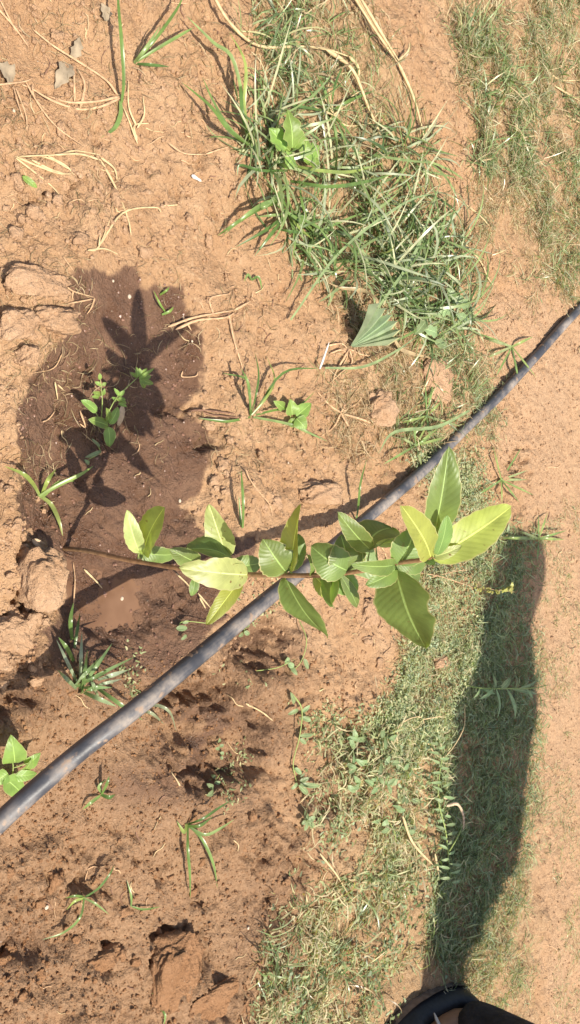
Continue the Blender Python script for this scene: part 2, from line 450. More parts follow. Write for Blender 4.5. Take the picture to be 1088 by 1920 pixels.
# ------------------------------------------------------------------ ground
nx, ny = len(gx), len(gy)
V = np.stack([GX, GY, GZ], -1).reshape(-1, 3)
ii = (np.arange(ny - 1)[:, None] * nx + np.arange(nx - 1)[None, :]).ravel()
Fq = np.stack([ii, ii + 1, ii + nx + 1, ii + nx], 1)
me = mesh_np('ground', V, Fq, M_SOIL)
px, py, wet, damp, path, pud = fields(GX, GY)
damp_shade = np.zeros_like(wet)  # damp soil plus shade of the hollows, painted in as wetness
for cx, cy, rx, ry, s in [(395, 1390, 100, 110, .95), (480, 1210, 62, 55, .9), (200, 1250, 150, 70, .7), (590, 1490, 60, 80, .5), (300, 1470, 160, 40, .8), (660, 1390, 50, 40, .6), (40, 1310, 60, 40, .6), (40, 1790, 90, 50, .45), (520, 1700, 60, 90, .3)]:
    damp_shade = np.maximum(damp_shade, s * np.exp(-((px - cx) / rx) ** 2 - ((py - cy) / ry) ** 2))
damp_shade = damp_shade * sstep(-.50, -.05, fbm(GX, GY, .03, 4, 16))
wet_shade = np.clip(wet + damp_shade, 0, 1)
LITTER_SHADE = [[(600, 1400), (830, 1380), (890, 1290), (895, 1000), (985, 1000), (990, 1560), (1000, 1980), (500, 1980), (620, 1700)],  # ground litter; this outline also darkens soil where the person's shadow falls
          [(760, 790), (900, 800), (900, 1400), (740, 1430), (760, 1200)],
          [(430, -60), (650, -60), (860, 430), (900, 780), (760, 800), (620, 560), (520, 300)],
          [(820, -60), (1160, -60), (1160, 560), (1000, 560), (900, 360)]]
litter_shade = np.zeros_like(wet)
wx = 40 * fbm(GX, GY, .06, 4, 15)
for P_ in LITTER_SHADE: litter_shade = np.maximum(litter_shade, sstep(-30, 40, poly_sd(px + wx, py + wx[::-1, ::-1], P_)))
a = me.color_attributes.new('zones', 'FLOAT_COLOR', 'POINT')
c4 = np.stack([wet_shade, damp, path, litter_shade], -1).reshape(-1, 4).astype(np.float32); a.data.foreach_set('color', c4.ravel())
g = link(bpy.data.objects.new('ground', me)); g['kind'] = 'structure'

# muddy water standing at the foot of the sapling
def water():
    m, nt, bs = new_mat('muddy_water')
    bs.inputs['Base Color'].default_value = (.15, .08, .05, 1); bs.inputs['Roughness'].default_value = .14; bs.inputs['Specular IOR Level'].default_value = .35
    bs.inputs['IOR'].default_value = 1.33
    geo = nt.nodes.new('ShaderNodeNewGeometry')
    n = nt.nodes.new('ShaderNodeTexNoise'); n.inputs['Scale'].default_value = 70; n.inputs['Detail'].default_value = 3; nt.links.new(geo.outputs['Position'], n.inputs['Vector'])
    n2 = nt.nodes.new('ShaderNodeTexNoise'); n2.inputs['Scale'].default_value = 30; nt.links.new(geo.outputs['Position'], n2.inputs['Vector'])
    nt.links.new(mixc(nt, ramp(nt, n2.outputs[0], .35, .65), (.12, .063, .036), (.17, .095, .056)), bs.inputs['Base Color'])
    b = nt.nodes.new('ShaderNodeBump'); b.inputs['Distance'].default_value = .0006; nt.links.new(n.outputs[0], b.inputs['Height']); nt.links.new(b.outputs[0], bs.inputs['Normal'])
    x0, x1, y0, y1 = .02, .18, .36, .56
    X, Y = np.meshgrid(np.linspace(x0, x1, 160), np.linspace(y0, y1, 160))
    Z = np.full_like(X, -.0255)
    pd_ = fields(X, Y)[5].ravel()
    V = np.stack([X, Y, Z], -1).reshape(-1, 3)
    ii = (np.arange(159)[:, None] * 160 + np.arange(159)[None, :]).ravel()
    Fq = np.stack([ii, ii + 1, ii + 161, ii + 160], 1)
    Fq = Fq[(pd_[Fq] > .03).all(1)]
    o = link(bpy.data.objects.new('muddy_water', mesh_np('muddy_water', V, Fq, m))); o['kind'] = 'structure'
water()

# ------------------------------------------------------------------ clods
def ico(sub):
    import bmesh
    bm = bmesh.new(); bmesh.ops.create_icosphere(bm, subdivisions=sub, radius=1)
    V = np.array([v.co[:] for v in bm.verts]); Fc = np.array([[v.index for v in f.verts] for f in bm.faces]); bm.free(); return V, Fc
ICO1, ICO2, ICO3, ICO4 = ico(1), ico(2), ico(3), ico(5)
def n3(V, sc, s):   # cheap solid noise
    return (fbm(V[:, 0] + V[:, 2] * .7, V[:, 1] - V[:, 2] * .6, sc, 4, s) + fbm(V[:, 2] - V[:, 1] * .5 + 5, V[:, 0] + V[:, 1] * .8, sc, 4, s + 7))
def clod(cx, cy, w, h, zr, seed, label, mat=M_CLOD, name='soil_clod', group=None, sink=.35, ang=0.0, box=.65):
    """a lump w x h photo pixels across (w along the picture's x)"""
    p = gp(cx, cy); d = depth_of(p)
    ry = h / 2 * d / F; rx = w / 2 * d / F / max(.45, SA + .12 * 0)       # picture x is foreshortened ground
    V, Fc = ICO4; V = V.copy()
    V = np.sign(V) * np.abs(V) ** box
    V *= (1 + .34 * n3(V, 1.3, seed) + .20 * n3(V, .45, seed + 3) + .09 * n3(V, .15, seed + 5))[:, None]
    V = V * np.array([ry, rx, zr])
    ca, sa = math.cos(ang), math.sin(ang)
    V = np.stack([V[:, 0] * ca - V[:, 1] * sa, V[:, 0] * sa + V[:, 1] * ca, V[:, 2]], 1)
    V += np.array([p.x, p.y, p.z + zr * (1 - 2 * sink) * .6])
    o = part(name, mesh_np(name, V, Fc, mat), None, p); tag(o, label, 'soil clod', group); return o
clod(76, 1092, 62, 130, .026, 3, 'long upright pale soil clod standing beside the foot of the sapling', ang=.05)
clod(98, 600, 66, 46, .019, 9, 'rounded dry clod jutting over the upper left edge of the wet patch')
clod(72, 530, 92, 60, .012, 15, 'broad flat pale clod above the wet patch at the left edge', sink=.5)
clod(48, 672, 26, 36, .016, 21, 'small upright dry clod at the left border of the wet mud')
clod(40, 610, 60, 60, .009, 71, 'low pale clod left of the rounded clod over the wet patch', sink=.5)
clod(30, 1190, 60, 70, .009, 77, 'crumbly pale clod below the long upright clod at left edge', sink=.5)
clod(702, 765, 46, 60, .020, 27, 'lumpy reddish clod below the fan shaped palm leaf')
clod(815, 712, 56, 74, .012, 33, 'flat topped tan clod under the grass right of the palm leaf', sink=.4)
clod(690, 1150, 28, 50, .010, 39, 'pinkish smooth clod left of the largest hanging leaf')
clod(330, 1825, 64, 130, .012, 45, 'long brown slab of soil in the tilled bottom left ground', M_CLODB, sink=.5, box=.5)
clod(190, 1800, 60, 40, .010, 51, 'brown clod with a hollow side left of the long slab', M_CLODB, sink=.4)
clod(420, 1870, 90, 60, .008, 54, 'low brown clod right of the long slab at the bottom', M_CLODB, sink=.5)
clod(640, 1790, 40, 30, .007, 57, 'small brown clod among the fine grass at the bottom', M_CLODB)
clod(820, 1240, 34, 24, .012, 63, 'reddish clod in the herb mat beside the person shadow')
clod(600, 925, 70, 40, .014, 69, 'cracked reddish clod just above the pipe shadow', sink=.45)
# medium loose lumps
k = 0
for (x0, x1, y0, y1, n) in [(0, 520, 300, 500, 26), (380, 620, 780, 960, 26), (0, 100, 900, 1300, 26), (0, 560, 1500, 1900, 44), (640, 760, 1080, 1400, 16), (0, 240, 0, 300, 10)]:
    for _ in range(n):
        cx, cy = random.uniform(x0, x1), random.uniform(y0, y1); p = gp(cx, cy)
        s = random.choice([.0025, .003, .004, .006])
        if k < 10 or True:
            V, Fc = ICO3; V = np.sign(V) * np.abs(V) ** .7
            V = V * (1 + .5 * n3(V, 1.1, 100 + k) + .35 * n3(V, .35, 400 + k))[:, None] * np.array([s * random.uniform(.8, 1.5), s * random.uniform(.8, 1.5), s * random.uniform(.5, .9)])
            V = V + np.array([p.x, p.y, p.z + s * .15])
            lower = cy > 1480
            o = part('soil_lump', mesh_np('soil_lump', V, Fc, M_CLODB if lower else M_CLOD), None, p)
            tag(o, 'small loose brown lump of tilled soil in the lower left' if lower else 'small loose pale lump of dry soil lying on the upper ground', 'soil lump',
                'loose lumps on the tilled soil' if lower else 'loose lumps on the dry soil')
        k += 1
# countless crumbs
def crumbs(name, n, region, mat, smin, smax, dens=None):
    v0, f0 = ICO1
    pxs = rng.uniform(region[0], region[1], n * 2); pys = rng.uniform(region[2], region[3], n * 2)
    if dens is not None:
        keep = rng.random(n * 2) < dens(pxs, pys); pxs = pxs[keep][:n]; pys = pys[keep][:n]
    else: pxs = pxs[:n]; pys = pys[:n]
    P = np.array([tuple(at_z(a, b, -.004)) for a, b in zip(pxs, pys)])
    z = hz(P[:, 0], P[:, 1]); s = smin * (smax / smin) ** (rng.random(len(P)) ** 2.2)
    R = v0[None] * (1 + .5 * rng.uniform(-.5, .5, (len(P), len(v0), 1))) * (s[:, None] * rng.uniform(.7, 1.3, (len(P), 3)))[:, None, :]
    R = R + np.stack([P[:, 0], P[:, 1], z + s * .25], 1)[:, None, :]
    V = R.reshape(-1, 3); Fc = (f0[None] + (np.arange(len(P)) * len(v0))[:, None, None]).reshape(-1, 3)
    o = link(bpy.data.objects.new(name, mesh_np(name, V, Fc, mat, smooth=False))); o['kind'] = 'stuff'
    o['label'] = 'fine crumbs of soil scattered over the ground'; return o
def polymask(polys, soft=30):
    def f(a, b):
        r = np.zeros_like(a)
        for P_ in polys: r = np.maximum(r, sstep(-soft, soft, poly_sd(a, b, P_)))
        return r
    return f
notwet = lambda a, b: 1 - sstep(-20, 10, poly_sd(a, b, WET))
crumbs('soil_crumbs', 15000, (-60, 1100, -60, 1250), M_CLOD, .0007, .0036, notwet)
crumbs('soil_crumbs', 9000, (-60, 700, 1230, 1980), M_CLODB, .0006, .0026)
crumbs('soil_crumbs', 7000, (820, 1100, 500, 1980), M_CLOD, .0006, .0022)
crumbs('mud_crumbs', 1500, (20, 420, 520, 1250), simple('wet_grit', (.19, .10, .065), .4, .3, spec=.5), .0005, .0022, polymask([WET]))

# ------------------------------------------------------------------ the pipe
def pipe():
    m, nt, bs = new_mat('dusty_black_polythene')
    geo = nt.nodes.new('ShaderNodeNewGeometry'); P = geo.outputs['Position']
    tc = nt.nodes.new('ShaderNodeUVMap'); sep = nt.nodes.new('ShaderNodeSeparateXYZ'); nt.links.new(tc.outputs[0], sep.inputs[0])
    mp = nt.nodes.new('ShaderNodeMapping'); mp.inputs['Scale'].default_value = (34, 16, 1); nt.links.new(tc.outputs[0], mp.inputs[0])
    ns = nt.nodes.new('ShaderNodeTexNoise'); ns.inputs['Scale'].default_value = 1.0; ns.inputs['Detail'].default_value = 6; ns.inputs['Roughness'].default_value = .65; nt.links.new(mp.outputs[0], ns.inputs['Vector'])
    nf = nt.nodes.new('ShaderNodeTexNoise'); nf.inputs['Scale'].default_value = 180; nf.inputs['Detail'].default_value = 5; nt.links.new(P, nf.inputs['Vector'])
    ng = nt.nodes.new('ShaderNodeTexNoise'); ng.inputs['Scale'].default_value = 22; ng.inputs['Detail'].default_value = 3; nt.links.new(P, ng.inputs['Vector'])
    sn = nt.nodes.new('ShaderNodeSeparateXYZ'); nt.links.new(geo.outputs['Normal'], sn.inputs[0])
    topness = ramp(nt, sn.outputs[2], .35, .90, 0, 1)                       # dust settles on the upper side
    d = mathn(nt, 'MULTIPLY', topness, ramp(nt, mathn(nt, 'ADD', mathn(nt, 'MULTIPLY', ns.outputs[0], .35), mathn(nt, 'MULTIPLY', ng.outputs[0], 1.2)), .66, .98, .05, .90))
    d = mathn(nt, 'MULTIPLY', d, ramp(nt, nf.outputs[0], .3, .55, .35, 1))
    base = mixc(nt, ramp(nt, ng.outputs[0], .35, .65), (.035, .037, .045), (.080, .084, .098))
    c = mixc(nt, mathn(nt, 'MULTIPLY', d, .95), base, (.34, .28, .225))
    scr = ramp(nt, ns.outputs[0], .68, .72, 0, .4); c = mixc(nt, scr, c, (.38, .37, .36))
    mud = nt.nodes.new('ShaderNodeTexNoise'); mud.inputs['Scale'].default_value = 75; mud.inputs['Detail'].default_value = 4; nt.links.new(P, mud.inputs['Vector'])
    c = mixc(nt, ramp(nt, mud.outputs[0], .62, .68, 0, .75), c, (.30, .20, .13))
    nt.links.new(c, bs.inputs['Base Color'])
    nt.links.new(ramp(nt, d, 0, .8, .44, .85), bs.inputs['Roughness'])
    b = nt.nodes.new('ShaderNodeBump'); b.inputs['Distance'].default_value = .0006; b.inputs['Strength'].default_value = .6; nt.links.new(nf.outputs[0], b.inputs['Height']); nt.links.new(b.outputs[0], bs.inputs['Normal'])
    R = .0088
    ctl = [(-60, 1600, .110), (30, 1512, .125), (150, 1412, .138), (261, 1322, .150), (400, 1206, .140), (522, 1108, .120), (600, 1045, .085), (662, 992, .055),
           (730, 936, .034), (800, 876, .020), (870, 806, .012), (940, 738, .010), (1010, 662, .013), (1084, 581, .013)]
    pts = [at_z(a + 1.6 * math.sin(i * 2.3), b + 1.6 * math.cos(i * 1.7), z) for i, (a, b, z) in enumerate(ctl)]
    for i in range(8, len(pts)):                      # where it lies on the ground it follows it
        g_ = float(hz(pts[i].x, pts[i].y)); a, b, z = ctl[i]
        pts[i] = at_z(a, b, max(z, g_ + R * .8) if i < 10 else g_ + R * .9)
    dfar = (pts[-1] - pts[-4]).normalized(); dn = (pts[0] - pts[2]).normalized()
    for k in range(1, 6):
        p = pts[-1] + dfar * .25; p.z = float(hz(p.x, p.y)) + R; pts.append(p)
    for k in range(1, 7):
        p = pts[0] + dn * .12; p.z = max(pts[0].z - .012 * k, float(hz(p.x, p.y)) + R); pts.insert(0, p)
    c = catmull(pts, 10); sides = 28; V = []; uv = []; L = 0; n = len(c)
    for i, p in enumerate(c):
        t = (c[min(i + 1, n - 1)] - c[max(i - 1, 0)]).normalized(); a = t.cross(Vector((0, 0, 1))).normalized(); b = a.cross(t)
        if i: L += (p - c[i - 1]).length
        for k in range(sides):
            an = 2 * math.pi * k / sides; V.append(p + a * (R * math.cos(an)) + b * (R * math.sin(an))); uv.append((L, k / sides))
    Fc = [(i * sides + k, i * sides + (k + 1) % sides, (i + 1) * sides + (k + 1) % sides, (i + 1) * sides + k) for i in range(n - 1) for k in range(sides)]
    me = mesh_np('irrigation_pipe', np.array([tuple(v) for v in V]), Fc, m, uv=uv)
    o = part('irrigation_pipe', me, None, pts[8])
    tag(o, 'long dusty black irrigation pipe crossing the picture diagonally', 'pipe')
pipe()

# ------------------------------------------------------------------ leaves
def leaf_mesh(name, base, tip, width, ref, mat, arch=.12, fold=.25, roll=0.0, shape='oval', nu=8, nv=18, ripple=.00008, twist=0.0, curl=0.0, veins=15, bite=None):
    base = Vector(base); tip = Vector(tip); ax = tip - base; L = ax.length; t = ax.normalized()
    ref = Vector(ref); nrm = (ref - t * ref.dot(t)).normalized(); side = t.cross(nrm)
    q = Matrix.Rotation(roll, 3, t); nrm = q @ nrm; side = q @ side
    V = []; uv = []
    for j in range(nv + 1):
        s = j / nv
        if shape == 'oval': w = 1.06 * (math.sin(math.pi * min(1, s ** .88)) ** .55) * (1 - .16 * s)
        elif shape == 'obov': w = math.sin(math.pi * s ** 1.25) ** .7
        elif shape == 'lance': w = math.sin(math.pi * s ** .75) ** .9
        elif shape == 'heart': w = (math.sin(math.pi * min(1, (s * .93 + .07) ** .62)) ** .75) if s > 0 else .35
        elif shape == 'lobed': w = math.sin(math.pi * s ** .7) ** .7 * (1 + .22 * math.cos(s * 19))
        else: w = 1 - s
        w = max(w, .02) * (.97 + .03 * math.sin(s * 40 + width * 900))
        w0 = w
        c = base + ax * s + nrm * (arch * L * (math.sin(math.pi * s) if curl == 0 else math.sin(math.pi * s) - curl * s * s))
        tw = twist * s; qq = Matrix.Rotation(tw, 3, t); sd = qq @ side; nm = qq @ nrm
        for i in range(nu + 1):
            u = i / nu * 2 - 1
            if bite and u * bite[0] > 0:
                k_ = math.exp(-((s - bite[1]) / bite[2]) ** 4); w = w0 * (1 - bite[3] * k_)
            else: w = w0
            off = abs(u) * width * .5 * w
            rp = ripple * math.sin((s * veins - abs(u) * veins * .2) * 2 * math.pi) * (abs(u) * (1.2 - abs(u))) * 2 + width * .05 * math.sin(s * 7 + u * 2 + width * 500) * abs(u)
            p = c + sd * (u * width * .5 * w * math.cos(fold)) + nm * (off * math.sin(fold) * (1 - .35 * abs(u)) + rp)
            V.append(tuple(p)); uv.append((i / nu, s))
    Fc = [(j * (nu + 1) + i, j * (nu + 1) + i + 1, (j + 1) * (nu + 1) + i + 1, (j + 1) * (nu + 1) + i) for j in range(nv) for i in range(nu)]
    return mesh_np(name, V, Fc, mat, uv=uv)

CAMP = Vector((0, 0, H))
def to_cam(p): return (CAMP - Vector(p)).normalized()

def sapling():
    st = [(118, 1002, .410), (120, 1030, .412), (165, 1033, .414), (230, 1048, .418), (300, 1060, .422), (380, 1072, .426), (460, 1077, .430), (540, 1079, .433),
          (610, 1078, .436), (680, 1070, .438), (745, 1056, .440), (790, 1050, .441), (815, 1046, .442)]
    base = gp(122, 1028)
    sh = base.y - .412
    root = thing('guava_sapling', base, 'slender young sapling with broad light green leaves growing out of the wet soil', 'sapling')
    pts = [at_y(a, b, y + sh) for a, b, y in st[1:]]
    pts[0] = base - Vector((0, 0, .012))
    ys = lambda a: np.interp(a, [s[0] for s in st], [s[2] for s in st]) + sh
    v, f = tube(catmull(pts, 6), .0027, .0016, 8, .06); part('stem', mesh_np('stem', v, f, M_STEM), root)
    # (base px, tip px, width px, tip rise m, roll deg, arch, fold, material)
    Gn, Y, P, D = M_LEAF, M_LEAFY, M_LEAFP, M_LEAFD
    LV = [
     (262, 1036, 238, 957, 30, .020, -20, .10, .35, P), (268, 1040, 306, 951, 34, .030, 15, .06, .25, Y), (258, 1034, 336, 1040, 32, .004, 10, .10, .3, Gn),
     (372, 1056, 320, 1030, 34, .004, 0, .10, .3, Gn), (426, 1044, 393, 948, 44, .014, -12, .08, .30, P), (448, 1060, 352, 1024, 38, -.004, 0, .10, .3, D), (430, 1064, 490, 1056, 34, .008, -10, .14, .35, Gn),
     (466, 1078, 340, 1066, 50, -.004, 8, .12, .14, P), (452, 1086, 387, 1172, 28, -.006, 20, .10, .3, Y), (366, 1082, 360, 1118, 16, -.004, 0, .1, .3, Gn),
     (536, 1072, 494, 1012, 62, .004, -10, .14, .25, Gn), (536, 1070, 562, 1002, 40, .012, 10, .10, .25, Gn), (545, 1070, 564, 945, 24, .030, 35, .02, .7, Y), (536, 1084, 614, 1194, 42, .000, 0, .06, .15, Gn),
     (583, 1080, 577, 1040, 18, .010, 30, .05, .6, Gn), (652, 1070, 584, 1026, 58, -.014, -10, .22, .2, Gn), (640, 1040, 706, 1072, 60, -.010, 0, .18, .2, D), (650, 1072, 640, 1003, 60, .002, 0, .18, .2, Gn),
     (694, 1030, 634, 962, 36, .006, -15, .10, .3, Gn), (680, 1034, 734, 986, 44, .000, 10, .12, .2, D), (705, 1020, 752, 1012, 15, .01, 0, .1, .5, P),
     (590, 1080, 626, 1118, 32, -.004, 0, .1, .3, Y), (622, 1074, 668, 1112, 40, .004, -5, .08, .25, Gn), (628, 1076, 622, 1138, 34, -.010, 0, .08, .3, Gn), (640, 1080, 672, 1140, 20, -.012, 0, .08, .3, Gn),
     (742, 1058, 664, 1060, 30, .004, 0, .1, .4, Gn), (744, 1064, 690, 1098, 30, -.002, 0, .1, .3, Gn),
     (812, 1010, 842, 838, 58, .026, -8, .05, .55, Gn), (808, 1046, 756, 950, 52, .026, 10, .06, .30, Y), (811, 1048, 961, 950, 58, .032, -10, .08, .30, Y),
     (811, 1044, 866, 1024, 18, .016, 0, .1, .4, P), (820, 1040, 840, 968, 26, .018, 10, .05, .3, Gn), (748, 1060, 780, 985, 58, .010, 0, .1, .2, Gn), (746, 1058, 806, 1050, 34, .004, 0, .1, .3, Gn),
     (742, 1066, 797, 1216, 84, .012, 4, .05, .14, Gn), (796, 1044, 816, 1058, 16, .01, 0, .05, .3, D), (745, 1056, 785, 1095, 30, -.008, 0, .1, .2, D)]
    for bx, by, tx, ty, w, rise, roll, arch, fold, mt in LV:
        b = at_y(bx, by, float(ys(bx)))
        t = at_z(tx, ty, b.z + rise)
        d = (depth_of(b) + depth_of(t)) / 2
        back = (tx, ty) in ((797, 1216), (614, 1194), (668, 1112), (622, 1138), (306, 951), (564, 945), (352, 1024), (706, 1072), (734, 986))
        tc_ = to_cam(b)
        ref = tc_ - sun_dir * .80 if back else tc_ * .65 + sun_dir * .65
        ax_ = (t - b).normalized(); n__ = (ref - ax_ * ref.dot(ax_)).normalized(); cp = (tc_ - ax_ * tc_.dot(ax_)).normalized()
        w = w / max(.5, abs(n__.dot(cp)))
        me = leaf_mesh('leaf', b, t, (1.30 if tx == 797 else 1.27) * w * d / F, ref, mt, arch, fold, math.radians(roll), 'oval', 10, 26, curl=random.uniform(.1, .6), twist=0 if tx == 797 else random.uniform(-.35, .35), bite={797: (-1, .50, .09, .28), 494: (1, .6, .06, .25), 706: (-1, .55, .07, .3), 340: (1, .75, .04, .15)}.get(tx))
        part('leaf', me, root, b)
        # petiole back to the stem
        s = at_y(bx + (6 if tx > bx else -4), float(np.interp(bx, [q[0] for q in st], [q[1] for q in st])), float(ys(bx)))
        if (s - b).length > .004:
            v, f = tube([s, s.lerp(b, .5) + Vector((0, 0, -.001)), b], .0009, .0007, 5); part('petiole', mesh_np('petiole', v, f, M_STEMG), root)
sapling()

# ------------------------------------------------------------------ grass blades
def strips(base, az, el, L, W, droop, col, segs=6, rollr=None, bend=None):
    """many tapering curved blades as numpy arrays"""
    n = len(base); d = np.stack([np.cos(az) * np.cos(el), np.sin(az) * np.cos(el), np.sin(el)], 1)
    bendv = np.zeros(n) if bend is None else bend
    pos = base.copy(); Vs = []
    rollr = np.zeros(n) if rollr is None else rollr
    hcur = az.copy(); ecur = el.copy()
    for j in range(segs + 1):
        s = j / segs
        d = np.stack([np.cos(hcur) * np.cos(ecur), np.sin(hcur) * np.cos(ecur), np.sin(ecur)], 1)
        side = np.stack([-np.sin(hcur), np.cos(hcur), np.zeros(n)], 1); up = np.cross(side, d) * -1
        sd = side * np.cos(rollr)[:, None] + up * np.sin(rollr)[:, None]
        w = W * (.55 + .9 * s if s < .5 else 1.0) * (1 - s ** 2.6) + W * .03
        Vs.append(pos - sd * (w / 2)[:, None]); Vs.append(pos + sd * (w / 2)[:, None])
        pos = pos + d * (L / segs)[:, None]
        ecur = ecur - droop / segs; hcur = hcur + bendv / segs
    V = np.stack(Vs, 1)                            # n, 2(segs+1), 3
    m = 2 * (segs + 1)
    f = np.array([[2 * j, 2 * j + 1, 2 * j + 3, 2 * j + 2] for j in range(segs)])
    Fc = (f[None] + (np.arange(n) * m)[:, None, None]).reshape(-1, 4)
    C = np.repeat(col, m, 0)
    return V.reshape(-1, 3), Fc, C
def clampz(V, lift=.0012):
    z = hz(V[:, 0], V[:, 1]); V[:, 2] = np.maximum(V[:, 2], z + lift * rng.uniform(.3, 2.5, len(V))); return V
PAL_GRASS = np.array([(.17, .24, .085), (.22, .29, .11), (.28, .34, .15), (.33, .38, .19), (.42, .45, .29), (.14, .20, .085), (.50, .47, .25)])
PAL_MAT = np.array([(.30, .35, .16), (.40, .43, .22), (.50, .47, .26), (.22, .28, .12), (.58, .48, .29), (.34, .41, .25), (.60, .50, .32), (.20, .22, .11), (.33, .24, .13)])
PAL_DRY = np.array([(.52, .40, .24), (.44, .31, .18), (.34, .24, .13), (.60, .50, .32), (.30, .30, .14)])

PAL_BLADE = np.array([(.12, .18, .06), (.18, .26, .085), (.24, .31, .12), (.30, .36, .17), (.40, .44, .28), (.09, .14, .05), (.50, .49, .30)])
def tuft_mesh(n, L0, L1, w0, w1, spread, pal, el0=15, el1=75, dr0=.5, dr1=2.0, seed=0):
    r = np.random.default_rng(seed)
    base = np.stack([r.normal(0, spread, n), r.normal(0, spread, n), np.full(n, -.003)], 1)
    az = r.uniform(0, 2 * np.pi, n); el = np.radians(r.uniform(el0, el1, n)); L = r.uniform(L0, L1, n); W = r.uniform(w0, w1, n)
    col = pal[r.integers(0, len(pal), n)] * r.uniform(.8, 1.2, (n, 1))
    V, Fc, C = strips(base, az, el, L, W, r.uniform(dr0, dr1, n), col, 6, r.uniform(-.9, .9, n), r.uniform(-.9, .9, n))
    V[:, 2] = np.maximum(V[:, 2], -.003 + .002 * r.random(len(V)))
    return mesh_np('grass_tuft', V, Fc, M_GRASS, uv=np.zeros((len(V), 2)) + .5, col=C)
TUFTS = [tuft_mesh(15, .045, .125, .0022, .0046, .012, PAL_BLADE, 12, 60, .5, 2.2, s) for s in range(6)]
TUFT_F = [tuft_mesh(24, .025, .065, .0014, .0028, .012, np.vstack([PAL_GRASS, PAL_DRY[:2]]), 10, 60, .3, 1.6, 20 + s) for s in range(5)]
TUFT_D = [tuft_mesh(14, .025, .07, .0010, .0018, .010, np.vstack([PAL_DRY, PAL_MAT[:3]]), 5, 45, .3, 1.4, 40 + s) for s in range(4)]
ntuft = 0
def place_tufts(protos, polys, n, label, group, s0=.8, s1=1.25, soft=25, name='grass_tuft', tilt=.25):
    f = polymask(polys, soft); P_ = np.concatenate([np.array(p, float) for p in polys]); lo = P_.min(0) - soft; hi = P_.max(0) + soft
    c = 0
    while c < n:
        a, b = random.uniform(lo[0], hi[0]), random.uniform(lo[1], hi[1])
        # keep the ground area even although far ground is compressed
        if random.random() > float(f(np.array([a]), np.array([b]))[0]): continue
        p = gp(a, b)
        o = bpy.data.objects.new(name, random.choice(protos)); o.location = p
        o.rotation_euler = (random.uniform(-tilt, tilt), random.uniform(-tilt, tilt), random.uniform(0, 6.28)); s = random.uniform(s0, s1); o.scale = (s, s, s)
        link(o); tag(o, label, 'grass tuft', group); c += 1
place_tufts(TUFTS, [[(640, 230), (730, 210), (800, 300), (850, 440), (880, 600), (800, 660), (740, 600), (650, 540), (620, 480), (690, 440), (640, 330)]], 62,
            'long bladed green grass tuft in the dense swath above the palm leaf', 'tufts in the dense grass swath')
place_tufts(TUFTS, [[(480, 190), (620, 230), (660, 340), (600, 470), (540, 500), (500, 400), (560, 330), (480, 290)]], 20,
            'long bladed green grass tuft around the broad leaved weed', 'tufts around the broad leaved weed')
place_tufts(TUFT_F, [[(420, -20), (640, -20), (640, 190), (560, 180), (450, 160)]], 18,
            'loose grass tuft near the top edge among straw stems', 'tufts at the top edge')
place_tufts(TUFT_F, [[(850, 40), (960, 60), (1020, 180), (1010, 330), (890, 330), (860, 200)]], 40,
            'short green grass tuft in the clump at the upper right', 'tufts of the upper right clump')
place_tufts(TUFT_F, [[(1020, 0), (1110, 0), (1110, 570), (1040, 560), (1010, 420), (1040, 200)]], 40,
            'short green grass tuft along the upper right edge', 'tufts along the right edge')
place_tufts(TUFT_F, [[(780, 600), (880, 620), (910, 700), (890, 800), (820, 830), (700, 800), (740, 760), (830, 760)]], 24,
            'thin grass tuft between the palm leaf and the pipe', 'tufts beside the pipe', .6, 1.0)
place_tufts(TUFT_D, [[(860, 300), (1010, 350), (1030, 520), (940, 560), (900, 480)]], 12,
            'dry straw coloured grass tuft at the upper right', 'dry tufts on the upper right', .7, 1.0)
place_tufts(TUFT_D, [[(650, 120), (720, 200), (700, 330), (600, 260), (620, 160)]], 10,
            'dry straw coloured grass tuft beside the top straw stems', 'dry tufts at the top', .8, 1.1)
place_tufts(TUFT_F, [[(500, 1700), (760, 1600), (830, 1750), (740, 1940), (480, 1940)]], 24,
            'fine pale grass tuft in the mat at the bottom of the picture', 'tufts in the bottom mat', .6, 1.0)
place_tufts(TUFT_D, [[(640, 1450), (830, 1450), (830, 1640), (640, 1700)]], 8,
            'fine straw coloured tuft in the mat beside the person shadow', 'straw tufts in the bottom mat', .6, 1.0)
place_tufts(TUFT_F, [[(860, 1590), (975, 1530), (985, 1750), (930, 1920), (860, 1920)]], 14,
            'fine short grass tuft right of the shadow of the legs', 'tufts right of the shadow', .5, .8)
place_tufts(TUFT_F, [[(1000, 950), (1100, 950), (1100, 1350), (1010, 1300)], [(1040, 1380), (1100, 1380), (1100, 1900), (1050, 1900)]], 12,
            'tiny sparse grass tuft on the bare strip at the right', 'sparse tufts at the right', .35, .6)
# specific tufts whose blades can be told apart: base px, blades as polylines of (px, py, height above soil)
def blade_mesh(pts, w, col, fold=.3):
    c = catmull(pts, 5); n = len(c); V = []; uv = []
    for i, p in enumerate(c):
        s = i / (n - 1); t = (c[min(i + 1, n - 1)] - c[max(i - 1, 0)]).normalized()
        r = to_cam(p) * .4 + Vector((0, 0, 1)); sd = t.cross(r).normalized(); nm = sd.cross(t)
        ww = w * (.6 + .8 * min(s, .5)) * (1 - s ** 3) + w * .05
        for k, u in enumerate((-1, 0, 1)):
            V.append(tuple(p + sd * (u * ww / 2) + nm * (abs(u) * ww / 2 * fold))); uv.append((k / 2, s))
    Fc = [(i * 3 + k, i * 3 + k + 1, i * 3 + k + 4, i * 3 + k + 3) for i in range(n - 1) for k in (0, 1)]
    return mesh_np('blade', V, Fc, M_GRASS, uv=uv, col=np.tile(np.array(col), (len(V), 1)))
Gc = [(.15, .24, .06), (.20, .30, .09), (.11, .19, .05), (.26, .35, .13), (.30, .37, .10)]
